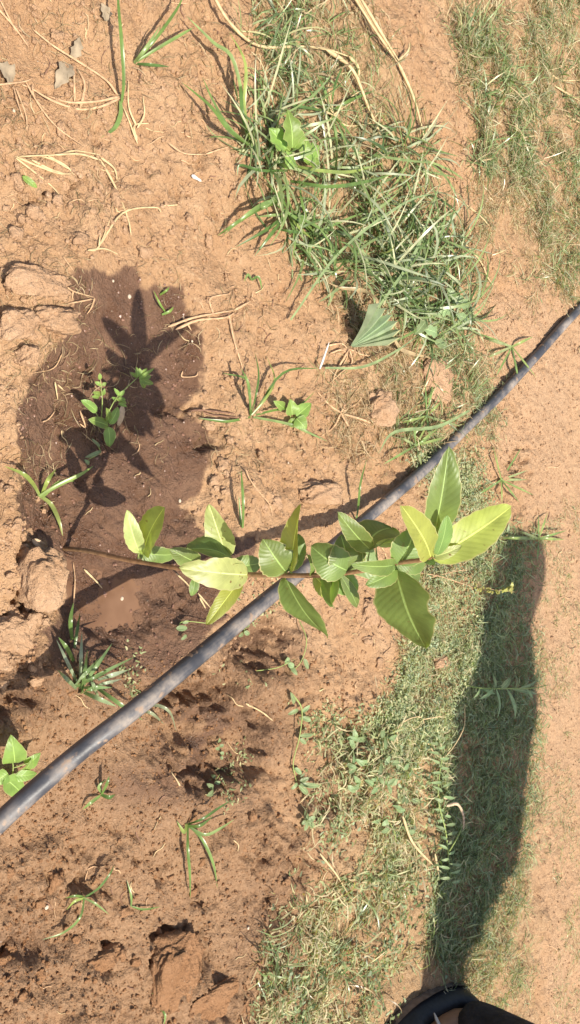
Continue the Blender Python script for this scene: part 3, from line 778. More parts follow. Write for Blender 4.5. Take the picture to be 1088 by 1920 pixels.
def hero_tuft(blades, label, wpx=6, name='grass_tuft', group=None, cat='grass tuft', cols=None, pname='blade'):
    b0 = gp(*blades[0][0][:2])
    root = thing(name, b0, label, cat, group)
    for i, bl in enumerate(blades):
        pts = []
        for q in bl:
            p = gp(q[0], q[1], q[2] if len(q) > 2 else .002); pts.append(p)
        d = depth_of(pts[0])
        part(pname, blade_mesh(pts, wpx * random.uniform(.8, 1.15) * d / F, (cols or Gc)[i % len(cols or Gc)]), root, pts[0])
    return root
hero_tuft([[(228, 192), (232, 150, .02), (228, 80, .03), (222, 10, .03), (219, -60, .03)], [(226, 190), (226, 215, .004), (215, 240, .002), (190, 258, .001)]], 'long single grass blade hanging down from the top edge at left', 9)
hero_tuft([[(252, 118), (290, 75, .02), (330, 20, .03), (345, -10, .03)], [(252, 118), (300, 88, .015), (345, 62, .02), (362, 52, .02)], [(256, 120), (285, 122, .01), (318, 125, .004)], [(252, 116), (270, 95, .02), (300, 50, .03)]], 'bright green three bladed grass seedling near the top left', 7)
hero_tuft([[(470, 275), (430, 245, .03), (395, 200, .03), (342, 155, .01)], [(475, 278), (430, 240, .03), (400, 190, .02), (380, 145, .01)], [(468, 270), (455, 220, .03), (450, 160, .03), (440, 110, .02)],
           [(470, 272), (440, 120, .04), (400, 80, .03), (350, 30, .02)], [(470, 275), (458, 200, .03), (460, 120, .04), (430, 60, .03)]], 'long arching grass blades reaching up and left from the grass clump', 8)
hero_tuft([[(530, 375), (480, 395, .03), (440, 420, .02), (408, 442, .005)], [(535, 375), (500, 380, .03), (460, 405, .03), (420, 440, .004)], [(540, 320), (490, 320, .03), (450, 310, .01), (445, 330, .004)],
           [(540, 345), (500, 385, .03), (480, 395, .01)], [(545, 310), (600, 320, .04), (660, 322, .03), (720, 305, .02)], [(545, 340), (620, 350, .05), (690, 340, .04), (740, 325, .03)]], 'shiny grass blades spreading leftwards below the broad leaved weed', 7)
for q, lab in (((540, 400), 'glossy grass sprays hanging low over bare soil left of the swath'), ((590, 440), 'glossy grass sprays in the gap left of the dense swath'), ((620, 210), 'grass sprays just right of the broad leaved weed')):
    bl = []
    for k in range(9):
        an = random.uniform(0, 6.28); L = random.uniform(60, 120); dx, dy = math.cos(an) * L, math.sin(an) * L
        bl.append([q, (q[0] + dx * .5 + random.uniform(-9, 9), q[1] + dy * .5, random.uniform(.015, .035)), (q[0] + dx, q[1] + dy, .004)])
    hero_tuft(bl, lab, 6)
hero_tuft([[(75, 930), (60, 905, .02), (42, 888, .02), (8, 874, .01)], [(72, 932), (105, 912, .02), (150, 890, .03), (175, 874, .03)], [(75, 930), (95, 945, .01), (110, 975, .01), (118, 1005, .006)],
           [(78, 928), (90, 900, .02), (105, 880, .01)], [(80, 932), (110, 905, .02), (140, 902, .01)]], 'yellow green grass seedling on the mud left of the sapling base', 8, cols=[(.33, .40, .10), (.28, .38, .10), (.30, .34, .10)])
hero_tuft([[(470, 782), (430, 790, .01), (400, 788, .01), (372, 784, .006)], [(470, 778), (468, 740, .03), (460, 710, .02), (418, 700, .01)], [(470, 778), (480, 740, .03), (485, 700, .03), (478, 660, .02)],
           [(475, 782), (540, 795, .01), (580, 812, .01), (615, 828, .004)], [(472, 778), (500, 745, .02), (515, 710, .02), (500, 668, .01)], [(474, 780), (510, 770, .01), (560, 760, .01), (590, 735, .01)],
           [(470, 780), (465, 720, .04), (452, 690, .04)], [(474, 780), (530, 700, .03), (600, 690, .02)]], 'spreading grass plant with long thin blades above the pipe shadow', 6)
bl = []
for k in range(17):
    an = random.uniform(-2.6, -.3) if k < 11 else random.uniform(-.5, 1.0); L = random.uniform(45, 115); q = (random.uniform(135, 185), random.uniform(1270, 1310))
    bl.append([q, (q[0] + math.cos(an) * L * .5, q[1] + math.sin(an) * L * .5, .03), (q[0] + math.cos(an) * L, q[1] + math.sin(an) * L, random.uniform(.005, .03))])
hero_tuft(bl, 'clump of grey green grass blades between the mud and the pipe at left', 8, cols=[(.22, .32, .13), (.16, .24, .08), (.30, .38, .20), (.36, .42, .28)])
hero_tuft([[(135, 1200), (132, 1165, .02), (138, 1130, .03)], [(138, 1240), (125, 1215, .02), (110, 1195, .02)], [(140, 1215), (145, 1180, .01), (150, 1150, .01)]], 'two upright green blades at the lower edge of the mud', 8)
hero_tuft([[(262, 1330), (290, 1322, .03), (318, 1335, .03), (331, 1372, .01)], [(262, 1332), (285, 1338, .02), (308, 1358, .006)]], 'curved grey blades bending out from under the pipe', 7, cols=[(.30, .33, .20)])
hero_tuft([[(352, 1548), (352, 1590, .02), (356, 1640, .015), (357, 1685, .004)], [(355, 1548), (380, 1575, .02), (400, 1620, .02), (408, 1665, .004)], [(352, 1545), (380, 1535, .02), (410, 1515, .02), (435, 1500, .01)],
           [(354, 1550), (385, 1565, .02), (415, 1552, .02), (440, 1536, .01)], [(350, 1545), (345, 1560, .01), (332, 1540, .004)], [(352, 1548), (375, 1548, .02), (400, 1530, .01)]], 'star shaped grass plant on the tilled soil with two long drooping blades', 7)
hero_tuft([[(158, 1682), (140, 1680, .01), (122, 1684, .004)], [(158, 1684), (150, 1720, .02), (120, 1748, .01), (80, 1762, .003)], [(160, 1682), (185, 1665, .02), (205, 1640, .02), (215, 1622, .01)],
           [(158, 1684), (180, 1695, .01), (205, 1715, .004)], [(158, 1684), (140, 1690, .01), (125, 1706, .003)]], 'thin grass plant with splayed blades in the bottom left soil', 5)
hero_tuft([[(248, 1700), (270, 1705, .006), (302, 1700, .003)], [(246, 1700), (246, 1680, .01), (238, 1650, .003)]], 'two thin blades lying on the tilled soil', 4)
hero_tuft([[(190, 1490), (200, 1470, .02), (205, 1455, .02)], [(188, 1492), (170, 1505, .01), (155, 1518, .003)], [(190, 1490), (205, 1495, .01), (216, 1490, .004)], [(192, 1488), (185, 1475, .01), (198, 1462, .01)]], 'small bright grass seedling just below the pipe', 7)
hero_tuft([[(302, 1890), (300, 1875, .01), (285, 1862, .004)], [(302, 1892), (310, 1905, .004), (305, 1930, .003)]], 'single pale blade at the bottom edge beside the long slab', 5)
hero_tuft([[(455, 990), (456, 950, .03), (454, 910, .03), (452, 880, .02)], [(452, 985), (450, 960, .01), (448, 930, .01)]], 'single upright green blade between clods above the pipe shadow', 6)
hero_tuft([[(668, 975), (672, 945, .02), (676, 905, .03), (688, 860, .02)]], 'thin green blade standing up at the side of the pipe', 6)
hero_tuft([[(310, 585), (300, 570, .01), (288, 545, .006)], [(304, 590), (318, 584, .008), (326, 575, .004)], [(300, 553), (312, 545, .008), (318, 538, .004)]], 'tiny grass seedling touching the leaf shadow on the mud', 5, cols=[(.22, .34, .07)])
hero_tuft([[(472, 525), (485, 520, .01), (492, 545, .004)], [(472, 525), (465, 515, .01), (458, 528, .003)]], 'tiny dull seedling on the dry soil above the grass plant', 5)
for q, lab in (((800, 780), 'bright grass rosette above the pipe'), ((780, 835), 'grass rosette touching the pipe by the topmost leaf'), ((960, 650), 'small grass plant beside the far end of the pipe'),
               ((1010, 1010), 'narrow grass plant on the path right of the shadow top'), ((940, 900), 'fine grass plant right of the topmost leaf tip')):
    bl = []
    for k in range(8):
        an = random.uniform(0, 6.28); L = random.uniform(35, 75)
        bl.append([q, (q[0] + math.cos(an) * L * .55, q[1] + math.sin(an) * L * .55, random.uniform(.01, .022)), (q[0] + math.cos(an) * L, q[1] + math.sin(an) * L, .003)])
    hero_tuft(bl, lab, 5, cols=[(.30, .38, .12), (.22, .32, .10), (.35, .40, .18)])
# long trailing blades that cross the swath
for pts, lab in (([(545, 600, .01), (640, 470, .04), (760, 380, .05), (830, 360, .03)], 'long pale blade lying across the lower part of the grass swath'),
                 ([(700, 590, .03), (780, 470, .04), (830, 330, .04)], 'long dark blade crossing the middle of the grass swath'),
                 ([(610, 690, .01), (680, 688, .02), (740, 660, .02), (790, 625, .01)], 'long green blade curving beneath the palm leaf'),
                 ([(880, 770, .02), (820, 800, .02), (740, 810, .02), (710, 850, .01)], 'long pale blade lying just above the pipe')):
    hero_tuft([pts], lab, 6, cols=[(.30, .38, .18)])

# ------------------------------------------------------------------ fine mats (nobody could count these)
def mat_stuff(name, polys, n, pal, L0, L1, w0, w1, label, soft=30, el=(0, 40), seed=0, lift=.004, az=None, segs=4, mat=None, lo_=.02, pw=1.5):
    r = np.random.default_rng(seed); f = polymask(polys, soft)
    P_ = np.concatenate([np.array(p, float) for p in polys]); lo = P_.min(0) - soft; hi = P_.max(0) + soft
    a = r.uniform(lo[0], hi[0], n * 4); b = r.uniform(lo[1], hi[1], n * 4)
    w = f(a, b)
    Pw = np.array([tuple(at_z(x, y, 0)) for x, y in zip(a, b)])
    cl = sstep(-.20, .22, fbm(Pw[:, 0], Pw[:, 1], .05, 3, 200 + seed))
    keep = r.random(len(a)) < w * (lo_ + (1 - lo_) * cl ** pw); Pw = Pw[keep][:n]; k = len(Pw)
    base = np.stack([Pw[:, 0], Pw[:, 1], hz(Pw[:, 0], Pw[:, 1]) + r.uniform(0, lift, k)], 1)
    azv = r.uniform(0, 2 * np.pi, k) if az is None else r.normal(az[0], az[1], k)
    col = pal[r.integers(0, len(pal), k)] * r.uniform(.75, 1.2, (k, 1))
    V, Fc, C = strips(base, azv, np.radians(r.uniform(el[0], el[1], k)), r.uniform(L0, L1, k), r.uniform(w0, w1, k), r.uniform(0, 1.6, k), col, segs, r.uniform(-1.2, 1.2, k), r.uniform(-2.4, 2.4, k))
    V = clampz(V)
    o = link(bpy.data.objects.new(name, mesh_np(name, V, Fc, mat or M_MAT, uv=np.zeros((len(V), 2)) + .5, col=C)))
    o['kind'] = 'stuff'; o['label'] = label
LOWMAT = [(610, 1420), (700, 1360), (830, 1370), (838, 1480), (830, 1640), (835, 1800), (770, 1980), (480, 1980), (520, 1780), (600, 1640)]
MIDMAT = [(770, 860), (880, 850), (900, 960), (880, 1100), (895, 1290), (840, 1380), (740, 1440), (690, 1360), (760, 1240), (760, 1140), (800, 1080), (850, 1000)]
SIDEMAT = [(1000, 1480), (975, 1700), (960, 1980), (850, 1980), (850, 1800), (900, 1680), (940, 1570)]
SHMAT = [(890, 990), (990, 1000), (1000, 1500), (930, 1660), (870, 1800), (820, 1800), (830, 1400), (880, 1300)]
mat_stuff('fine_grass_mat', [LOWMAT], 5200, PAL_MAT[[1,2,4,6,2,4,6,3,1,8]], .010, .036, .0013, .0030, 'fine tangled grass covering the soil at the bottom', seed=1, soft=75, el=(0, 55), lift=.010)
mat_stuff('leafy_ground_cover', [LOWMAT], 3500, PAL_MAT[[0,1,3,5]], .005, .011, .0026, .0052, 'tiny leaves of the mat at the bottom', seed=2, soft=85, segs=3, lift=.012)
mat_stuff('leafy_ground_cover', [MIDMAT], 17000, np.vstack([PAL_MAT[:3], PAL_MAT[5:6]]), .003, .008, .0016, .0034, 'tiny leaved pale green creeper beside the sapling', seed=3, segs=3, lift=.012, lo_=.30, pw=.8)
mat_stuff('fine_grass_mat', [MIDMAT], 4500, PAL_MAT[[1,2,4,5,6]], .008, .024, .0008, .0017, 'thin stems of the pale creeper beside the sapling', seed=4, lift=.010, lo_=.3, pw=.8)
mat_stuff('fine_grass_mat', [SIDEMAT], 3800, PAL_MAT, .008, .028, .0007, .0015, 'fine short grass right of the person shadow', seed=5, el=(0, 50), lift=.008)
mat_stuff('fine_grass_mat', [SHMAT, [(820, 1380), (900, 1330), (930, 1480), (900, 1650), (830, 1700)]], 12000, PAL_MAT[[0,1,3,5,7]], .010, .034, .0010, .0022, 'low grass under the person shadow', seed=6, el=(0, 50), lo_=.35, pw=1)
mat_stuff('fine_grass_mat', [[(1000, 950), (1110, 950), (1110, 1980), (1040, 1980), (1030, 1500), (1010, 1300)]], 2600, PAL_MAT, .006, .020, .0006, .0013, 'sparse fine grass on the bare strip', seed=7)
mat_stuff('dry_litter', [LITTER_SHADE[2], [(600, 700), (760, 690), (760, 860), (640, 830)]], 3000, PAL_DRY, .012, .045, .0006, .0013, 'dry straw bits lying under the grass', seed=8, el=(0, 12), lift=.004)
mat_stuff('fine_grass_mat', [LITTER_SHADE[2]], 1300, PAL_BLADE, .015, .045, .0009, .0020, 'thin grass filling the swath', seed=9, el=(5, 60), lift=.006, mat=M_GRASS)
mat_stuff('fine_grass_mat', [[(830, -30), (1110, -30), (1110, 560), (1030, 560), (990, 360), (880, 340)]], 9000, np.vstack([PAL_BLADE, PAL_DRY, PAL_DRY]), .010, .045, .0008, .0018, 'mixed green and dry grass at the upper right', seed=10, el=(0, 50), lift=.006)
mat_stuff('dry_litter', [[(880, 330), (1030, 380), (1040, 560), (920, 600), (860, 470)]], 3000, PAL_DRY, .006, .020, .0005, .0011, 'dry straw bits scattered on the tan soil', seed=11, el=(0, 12))
mat_stuff('dry_litter', [[(-40, -40), (900, -40), (900, 900), (-40, 900)]], 2300, PAL_DRY[[0,1,2,2,1]], .006, .030, .0005, .0011, 'sparse straw bits on the dry soil', seed=12, el=(0, 10))
mat_stuff('dry_litter', [[(620, 560), (770, 560), (780, 850), (620, 850)]], 1500, PAL_DRY[:3], .012, .035, .0007, .0014, 'matted dry roots below the palm leaf', seed=13, el=(0, 20), lift=.007)
mat_stuff('leafy_ground_cover', [[(380, 1090), (560, 1040), (560, 1100), (460, 1200), (430, 1150)], [(370, 1220), (480, 1250), (540, 1230), (460, 1290), (390, 1290)], [(400, 1480), (470, 1400), (490, 1440), (420, 1530)],
          [(235, 1215), (270, 1220), (260, 1300), (215, 1290)], [(640, 1160), (680, 1150), (660, 1200), (600, 1210)]], 1500, PAL_MAT[:3], .003, .007, .0016, .0034, 'small leaved creeper beside the pipe', seed=14, segs=3, soft=14, lift=.008)
mat_stuff('leafy_ground_cover', [[(550, 1300), (640, 1330), (650, 1560), (570, 1560)], [(660, 1340), (840, 1300), (820, 1420), (680, 1440)]], 1500, PAL_MAT[:4], .004, .008, .0018, .0036, 'scattered small leaves on the brown soil', seed=15, segs=3, soft=30, lift=.010)
mat_stuff('fine_grass_mat', [[(800, 590), (900, 640), (930, 760), (900, 860), (790, 900), (760, 830), (860, 760)]], 3800, PAL_MAT, .008, .026, .0006, .0014, 'thin pale grass along the pipe', seed=16, el=(0, 45), lift=.006)

# ------------------------------------------------------------------ weeds with separate leaves
def weed(base_px, stems, leaves, label, mat=M_WEED, name='weed', cat='weed', shape='oval', smat=M_STEMG, group=None, rstem=.0008, h0=.0):
    """stems: polylines (px,py,h); leaves: (bx,by,bh, tx,ty,th, width px[, roll])"""
    b = gp(*base_px); root = thing(name, b, label, cat, group)
    for s in stems:
        pts = [gp(q[0], q[1], q[2] if len(q) > 2 else .002) for q in s]
        v, f = tube(catmull(pts, 5), rstem, rstem * .6, 5, .05); part('stem', mesh_np('stem', v, f, smat), root, pts[0])
    for l in leaves:
        p, t = gp(l[0], l[1], l[2]), gp(l[3], l[4], l[5]); d = depth_of(p)
        ref = to_cam(p) * .5 + Vector((random.uniform(-.3, .3), random.uniform(-.3, .3), 1))
        me = leaf_mesh('leaf', p, t, l[6] * d / F, ref, mat, random.uniform(.04, .14), random.uniform(.1, .35), math.radians(l[7] if len(l) > 7 else 0), shape, 6, 10, ripple=.0003, veins=6, curl=.3)
        part('leaf', me, root, p)
    return root
weed((190, 800), [[(190, 800, 0), (186, 785, .02), (176, 768, .03)], [(190, 800, 0), (205, 770, .03), (222, 742, .035), (258, 708, .04)], [(192, 800, 0), (205, 800, .02)], [(190, 790, .01), (192, 750, .03), (188, 712, .04)]],
     [(182, 772, .03, 153, 750, .03, 20), (203, 798, .02, 167, 786, .025, 22), (203, 800, .02, 206, 838, .015, 26), (205, 795, .02, 222, 764, .03, 20), (203, 790, .02, 200, 765, .035, 16),
      (224, 742, .035, 214, 728, .04, 8), (224, 742, .035, 234, 732, .04, 8), (222, 746, .035, 236, 750, .035, 9), (218, 752, .03, 210, 745, .035, 8), (222, 756, .03, 238, 762, .03, 8),
      (218, 748, .03, 238, 756, .03, 8), (190, 722, .04, 178, 716, .04, 8), (190, 722, .04, 200, 718, .04, 8), (188, 712, .04, 187, 700, .045, 8), (190, 740, .03, 174, 736, .035, 10), (192, 742, .03, 196, 728, .035, 8), (186, 744, .03, 172, 744, .03, 8),
      (258, 708, .04, 256, 688, .045, 10), (260, 706, .04, 262, 690, .045, 12), (262, 708, .04, 276, 690, .045, 12), (262, 708, .04, 284, 706, .04, 12), (262, 710, .04, 272, 728, .035, 13), (260, 710, .04, 290, 690, .05, 7), (262, 712, .04, 288, 720, .035, 12), (258, 708, .04, 244, 698, .04, 8)],
     'small weed with oval leaves and leafy sprigs standing in the sapling shadow')
weed((170, 850), [[(180, 830, 0), (188, 848, .01), (165, 862, .008)]], [(188, 838, .01, 172, 822, .014, 6), (190, 846, .01, 160, 858, .01, 9), (168, 870, .005, 158, 862, .008, 8)], 'tiny pale sprig on the shaded mud below the small weed', M_WEEDP)
weed((20, 1440), [[(20, 1470, 0), (25, 1440, .02), (22, 1420, .03)], [(25, 1440, .02), (55, 1430, .03)]],
     [(28, 1430, .03, 22, 1380, .035, 48), (50, 1436, .02, 76, 1412, .03, 26), (30, 1455, .02, 70, 1450, .02, 24), (10, 1460, .02, 44, 1492, .015, 40), (15, 1450, .02, -15, 1468, .01, 34), (45, 1445, .02, 60, 1425, .03, 22)],
     'bright green broad leaved weed at the left edge above the pipe end', shape='heart')
weed((545, 780), [[(545, 790, 0), (545, 765, .015)], [(545, 790, 0), (565, 770, .015)]],
     [(532, 765, .015, 514, 752, .02, 20), (548, 778, .01, 544, 748, .02, 30), (556, 780, .01, 584, 756, .015, 30), (556, 785, .01, 575, 805, .008, 30), (545, 785, .01, 548, 802, .005, 20)],
     'light green weed with small broad leaves inside the spreading grass plant', shape='heart')
weed((550, 270), [[(550, 290, 0), (548, 262, .03), (545, 235, .04)], [(552, 292, 0), (575, 290, .03)]],
     [(548, 278, .03, 540, 205, .045, 44), (552, 280, .02, 562, 240, .04, 34), (536, 280, .02, 505, 240, .025, 40), (550, 290, .02, 534, 316, .02, 34), (570, 300, .02, 598, 272, .03, 34), (570, 302, .02, 600, 304, .02, 30), (568, 296, .02, 576, 258, .03, 28), (545, 285, .015, 520, 268, .02, 36)],
     'broad leaved bright green weed enclosed by grass near the top', shape='lobed')
weed((40, 345), [], [(42, 330, .004, 70, 352, .003, 14)], 'single small green leaf lying on dry soil at upper left', name='fallen_leaf', cat='leaf')
weed((335, 1180), [[(335, 1178, 0), (345, 1165, .01), (400, 1170, .01)]], [(330, 1178, .01, 352, 1178, .01, 12), (342, 1168, .01, 356, 1164, .01, 7), (350, 1190, .008, 340, 1200, .008, 8)], 'pale small leaved seedling above the pipe below the lowest leaf', M_WEEDP)
weed((455, 1186), [[(455, 1188, 0), (462, 1175, .01)]], [(456, 1186, .006, 448, 1194, .006, 9), (458, 1184, .008, 468, 1190, .008, 10), (460, 1176, .01, 468, 1168, .01, 8), (458, 1178, .01, 450, 1172, .01, 8)], 'round leaved seedling right of the pipe in the hollow', M_WEEDP)
weed((540, 1240), [[(560, 1160, .005), (575, 1200, .01), (565, 1240, .01), (545, 1260, .005)], [(480, 1258, .004), (520, 1252, .006), (545, 1240, .008)]],
     [(540, 1232, .01, 536, 1246, .01, 12), (540, 1245, .01, 552, 1250, .01, 12), (570, 1235, .01, 578, 1255, .01, 10), (545, 1250, .008, 558, 1266, .006, 9)], 'creeping plant with curved runners beside the dark hollow', M_WEEDP)
weed((555, 1460), [[(548, 1300, .006), (566, 1330, .012), (562, 1380, .012), (550, 1430, .008), (556, 1465, .004)]],
     [(552, 1320, .01, 545, 1298, .012, 9), (560, 1330, .01, 540, 1340, .01, 9), (566, 1335, .012, 582, 1322, .012, 9), (566, 1345, .012, 584, 1352, .012, 10), (562, 1385, .012, 575, 1395, .01, 9), (552, 1440, .008, 566, 1452, .01, 10),
      (562, 1466, .01, 580, 1458, .012, 10), (562, 1470, .01, 600, 1474, .012, 11), (560, 1472, .01, 578, 1490, .01, 11), (558, 1468, .01, 546, 1480, .008, 8), (562, 1380, .01, 588, 1378, .012, 9)], 'vine with a yellow green stem running down the smooth brown soil', M_WEEDP, rstem=.0011)
weed((578, 1540), [], [(576, 1538, .01, 572, 1520, .012, 12), (578, 1538, .01, 592, 1532, .012, 12), (578, 1540, .01, 590, 1552, .01, 11), (576, 1540, .01, 572, 1558, .008, 12), (574, 1538, .01, 566, 1546, .01, 9)], 'dark green rosette in the shaded dip at centre bottom', M_WEEDP)
weed((412, 1410), [], [(410, 1392, .008, 412, 1384, .008, 7), (412, 1400, .008, 420, 1396, .008, 7), (412, 1402, .008, 404, 1404, .008, 8), (414, 1414, .006, 420, 1410, .006, 8), (414, 1418, .006, 418, 1424, .004, 7)], 'tiny two leaved seedlings on the dark damp soil', M_WEEDP)
weed((398, 1480), [[(398, 1490, 0), (402, 1470, .01), (412, 1452, .01)]], [(400, 1482, .008, 388, 1492, .006, 12), (400, 1478, .008, 388, 1470, .01, 10), (402, 1470, .01, 414, 1466, .01, 9), (404, 1460, .01, 396, 1452, .01, 8)], 'blue green seedling left of the yellow green vine', M_WEEDP)
# upright herb whose narrow leaves reach over the shadow
weed((865, 1285), [[(862, 1282, 0), (900, 1290, .03), (950, 1291, .05), (1000, 1290, .07), (1030, 1284, .08)]],
     [(925, 1291, .04, 898, 1312, .035, 8), (930, 1291, .045, 934, 1348, .03, 8), (950, 1291, .05, 967, 1350, .04, 9), (955, 1290, .05, 1010, 1302, .06, 8), (940, 1291, .05, 958, 1270, .055, 14), (930, 1290, .045, 925, 1262, .04, 6), (900, 1290, .03, 888, 1310, .03, 6), (900, 1290, .03, 930, 1302, .03, 7),
      (970, 1291, .06, 1010, 1272, .065, 6), (985, 1290, .06, 1000, 1310, .06, 6)], 'upright herb with narrow grey green leaves standing in the person shadow', M_WEEDP, shape='lance', name='herb', cat='herb', rstem=.0013)
# thin spike with small leaf whorls
lv = []
for k in range(26):
    s = k / 25; x = 890 + 72 * s; y = 1100 + 8 * math.sin(s * 3); hgt = .045 + .035 * s; an = random.uniform(0, 6.28); r_ = 7 + 4 * (s > .8)
    lv.append((x, y, hgt, x + r_ * math.cos(an), y + r_ * math.sin(an), hgt + .003, 4.5 + 2.5 * (s > .85)))
weed((790, 1080), [[(780, 1072, 0), (830, 1082, .015), (880, 1098, .04), (930, 1106, .06), (966, 1110, .08)], [(800, 1085, .01), (850, 1072, .02), (880, 1068, .02)]], lv, 'reddish stemmed spike of tiny leaves reaching over the shadow', leaf_material('spike_leaf', (.36, .34, .10), veins=0, transl=.35), name='herb', cat='herb', smat=M_ROOT, rstem=.0008)
lv = []
for k in range(30):
    s = k / 29; x = 822 + 24 * s - 10 * math.sin(s * 3.1) * 0; y = 1395 + 260 * s; sd = 1 if k % 2 else -1
    lv.append((x, y, .02 + .01 * s, x + sd * random.uniform(12, 24), y + random.uniform(-12, 4), .02, 6))
weed((845, 1650), [[(843, 1680, 0), (842, 1620, .012), (836, 1560, .02), (822, 1500, .02), (826, 1440, .02), (834, 1400, .015)], [(840, 1600, .02), (858, 1570, .03), (870, 1540, .02)]], lv, 'long green stem with paired leaflets along the edge of the shadow', M_WEEDP, name='herb', cat='herb', rstem=.0014, shape='lance')
weed((700, 1440), [], [(690 + 40 * math.cos(a * 1.3) , 1430 + 50 * math.sin(a * 2.1), .015, 690 + 40 * math.cos(a * 1.3) + 20 * math.cos(a * 3.7), 1430 + 50 * math.sin(a * 2.1) + 20 * math.sin(a * 3.7), .018, 11) for a in range(22)],
     'patch of grey green trifoliate leaves at the top of the bottom mat', M_WEEDP, name='clover_patch', cat='weed')
weed((730, 1480), [[(720, 1530, .01), (740, 1560, .02), (742, 1600, .01)]], [(740 + 30 * math.cos(a * 1.9), 1500 + 60 * math.sin(a * 1.1), .012, 740 + 30 * math.cos(a * 1.9) + 18 * math.cos(a * 2.7), 1500 + 60 * math.sin(a * 1.1) + 18 * math.sin(a * 2.7), .016, 10) for a in range(18)],
     'patch of small lance leaves inside the bottom mat', M_WEEDP, name='clover_patch', cat='weed', shape='lance')
weed((860, 580), [], [(845 , 560, .02, 880, 575, .03, 24), (850, 565, .02, 838, 540, .03, 22), (845, 575, .02, 820, 590, .02, 22), (855, 590, .02, 880, 600, .02, 16)], 'grey green broad leaves in the lower end of the grass swath', M_WEEDP, shape='lobed')
weed((835, 630), [], [(820, 625, .02, 790, 615, .02, 22), (815, 640, .02, 838, 652, .02, 18), (800, 600, .02, 778, 628, .02, 20)], 'grey green leaf right of the palm leaf', M_WEEDP, shape='lobed')

# ------------------------------------------------------------------ fan shaped palm leaf
def palm():
    b = gp(655, 652, .004); root = thing('palm_seedling', gp(655, 656), 'pleated fan shaped pale green palm leaf sticking out of the soil', 'palm seedling')
    tips = [(691, 571, .055), (703, 579, .058), (716, 592, .058), (727, 602, .055), (735, 618, .05), (738, 632, .042), (728, 648, .03)]
    M_EDGE = simple('yellow_leaf_edge', (.42, .40, .20), .7, .2)
    for i in range(6):
        for sgn in (0,):
            t0 = gp(*tips[i]); t1 = gp(*tips[i + 1]); mid = t0.lerp(t1, .32) + Vector((-.001, 0, .016))
            V = []; nv = 16
            for j in range(nv + 1):
                s = .05 + .95 * j / nv
                for q in (t0, mid, t1):
                    V.append(tuple(b.lerp(q, s) + Vector((0, 0, .006 * math.sin(s * 3.1)))))
            Fc = [(j * 3 + k, j * 3 + k + 1, j * 3 + k + 4, j * 3 + k + 3) for j in range(nv) for k in (0, 1)]
            me = mesh_np('leaf_segment', V, Fc, M_PALM, uv=[(.5, .5)] * len(V), smooth=False)
            me.materials.append(M_EDGE)
            me.polygons[-1].material_index = 1
            part('leaf_segment', me, root, b)
    for pl, w, lab in (([(704, 582, .055), (706, 562, .05), (680, 545, .03), (640, 540, .015), (615, 530, .01)], 8, 'dry brown strip curling up from the fan'),
                       ([(738, 635, .03), (752, 655, .015), (780, 665, .01), (815, 672, .006)], 9, 'dry brown strip trailing right of the fan')):
        pts = [gp(*q) for q in pl]; me = blade_mesh(pts, w * depth_of(pts[0]) / F, (.55, .40, .22)); me.name = 'dry_strip'
        part('dry_strip', me, root, pts[0], lab)
palm()

# ------------------------------------------------------------------ dry stems, roots, straws
def twig(lines, label, rpx=2.2, mat=M_ROOT, name='dry_root', cat='dry root', group=None, lift=.003):
    b = gp(*lines[0][0][:2]); root = thing(name, b, label, cat, group) if len(lines) > 1 else None
    for ln in lines:
        pts = [gp(q[0] + random.uniform(-1, 1), q[1] + random.uniform(-1, 1), q[2] if len(q) > 2 else lift) for q in ln]
        d = depth_of(pts[0]); v, f = tube(catmull(pts, 5), rpx * d / F * random.uniform(.8, 1.1), rpx * .45 * d / F, 6, .18)
        if root: part('strand', mesh_np('strand', v, f, mat), root, pts[0])
        else: tag(part(name, mesh_np(name, v, f, mat), None, pts[0]), label, cat, group)
twig([[(390, -30, .02), (430, 40, .02), (485, 86, .01), (560, 88, .012), (610, 92, .012), (655, 105, .01)], [(610, 92, .012), (660, 130, .015), (690, 200, .01), (718, 262, .006)], [(655, 105, .01), (672, 130, .006), (668, 170, .004)]],
     'long cream straw stem arching in from the top edge', 4, M_STRAW, 'dry_straw', 'straw')
twig([[(650, -30, .02), (700, 50, .02), (745, 115, .008)], [(660, -20, .01), (710, 60, .012), (745, 115, .006)], [(672, -10, .02), (720, 70, .02), (748, 112, .01)], [(745, 115, .006), (775, 180, .01), (790, 235, .008), (800, 290, .004)], [(745, 115, .006), (765, 95, .01), (768, 80, .01)]],
     'bundle of pale straw stems meeting at a node near the top', 3.4, M_STRAW, 'dry_straw', 'straw')
twig([[(625, 215), (590, 200), (582, 192)], [(625, 215), (640, 205), (665, 190)], [(625, 215), (650, 235), (700, 230)], [(622, 215), (625, 240), (640, 250)], [(625, 213), (610, 180), (630, 130)], [(625, 213), (612, 150)], [(627, 215), (660, 180), (680, 170)], [(625, 215), (605, 240), (600, 250)]],
     'dry star shaped weed remains beside the grass at the top', 2, M_STRAW, 'dry_weed', 'dry weed', lift=.006)
twig([[(224, 184), (190, 200), (150, 205), (100, 190), (60, 168), (40, 158)], [(224, 182), (180, 190), (130, 192), (90, 180)], [(220, 178), (200, 150), (150, 118), (100, 85), (62, 56)], [(140, 190), (140, 150), (138, 120)], [(150, 205), (158, 160), (145, 130)]],
     'forked pale root lying at the foot of the long grass blade', 3.2, M_ROOT)
twig([[(-10, 160), (40, 155), (60, 148)], [(50, 155), (75, 200), (110, 240), (160, 275)], [(25, 160), (35, 200), (45, 228)], [(30, 165), (48, 215), (50, 245)], [(60, 158), (66, 185), (90, 210)]], 'thin branching dry root at the left edge near the top', 2.2)
twig([[(-10, 8), (25, 50), (55, 88)], [(0, 0), (30, 60)]], 'reddish dry root in the top left corner', 2.5)
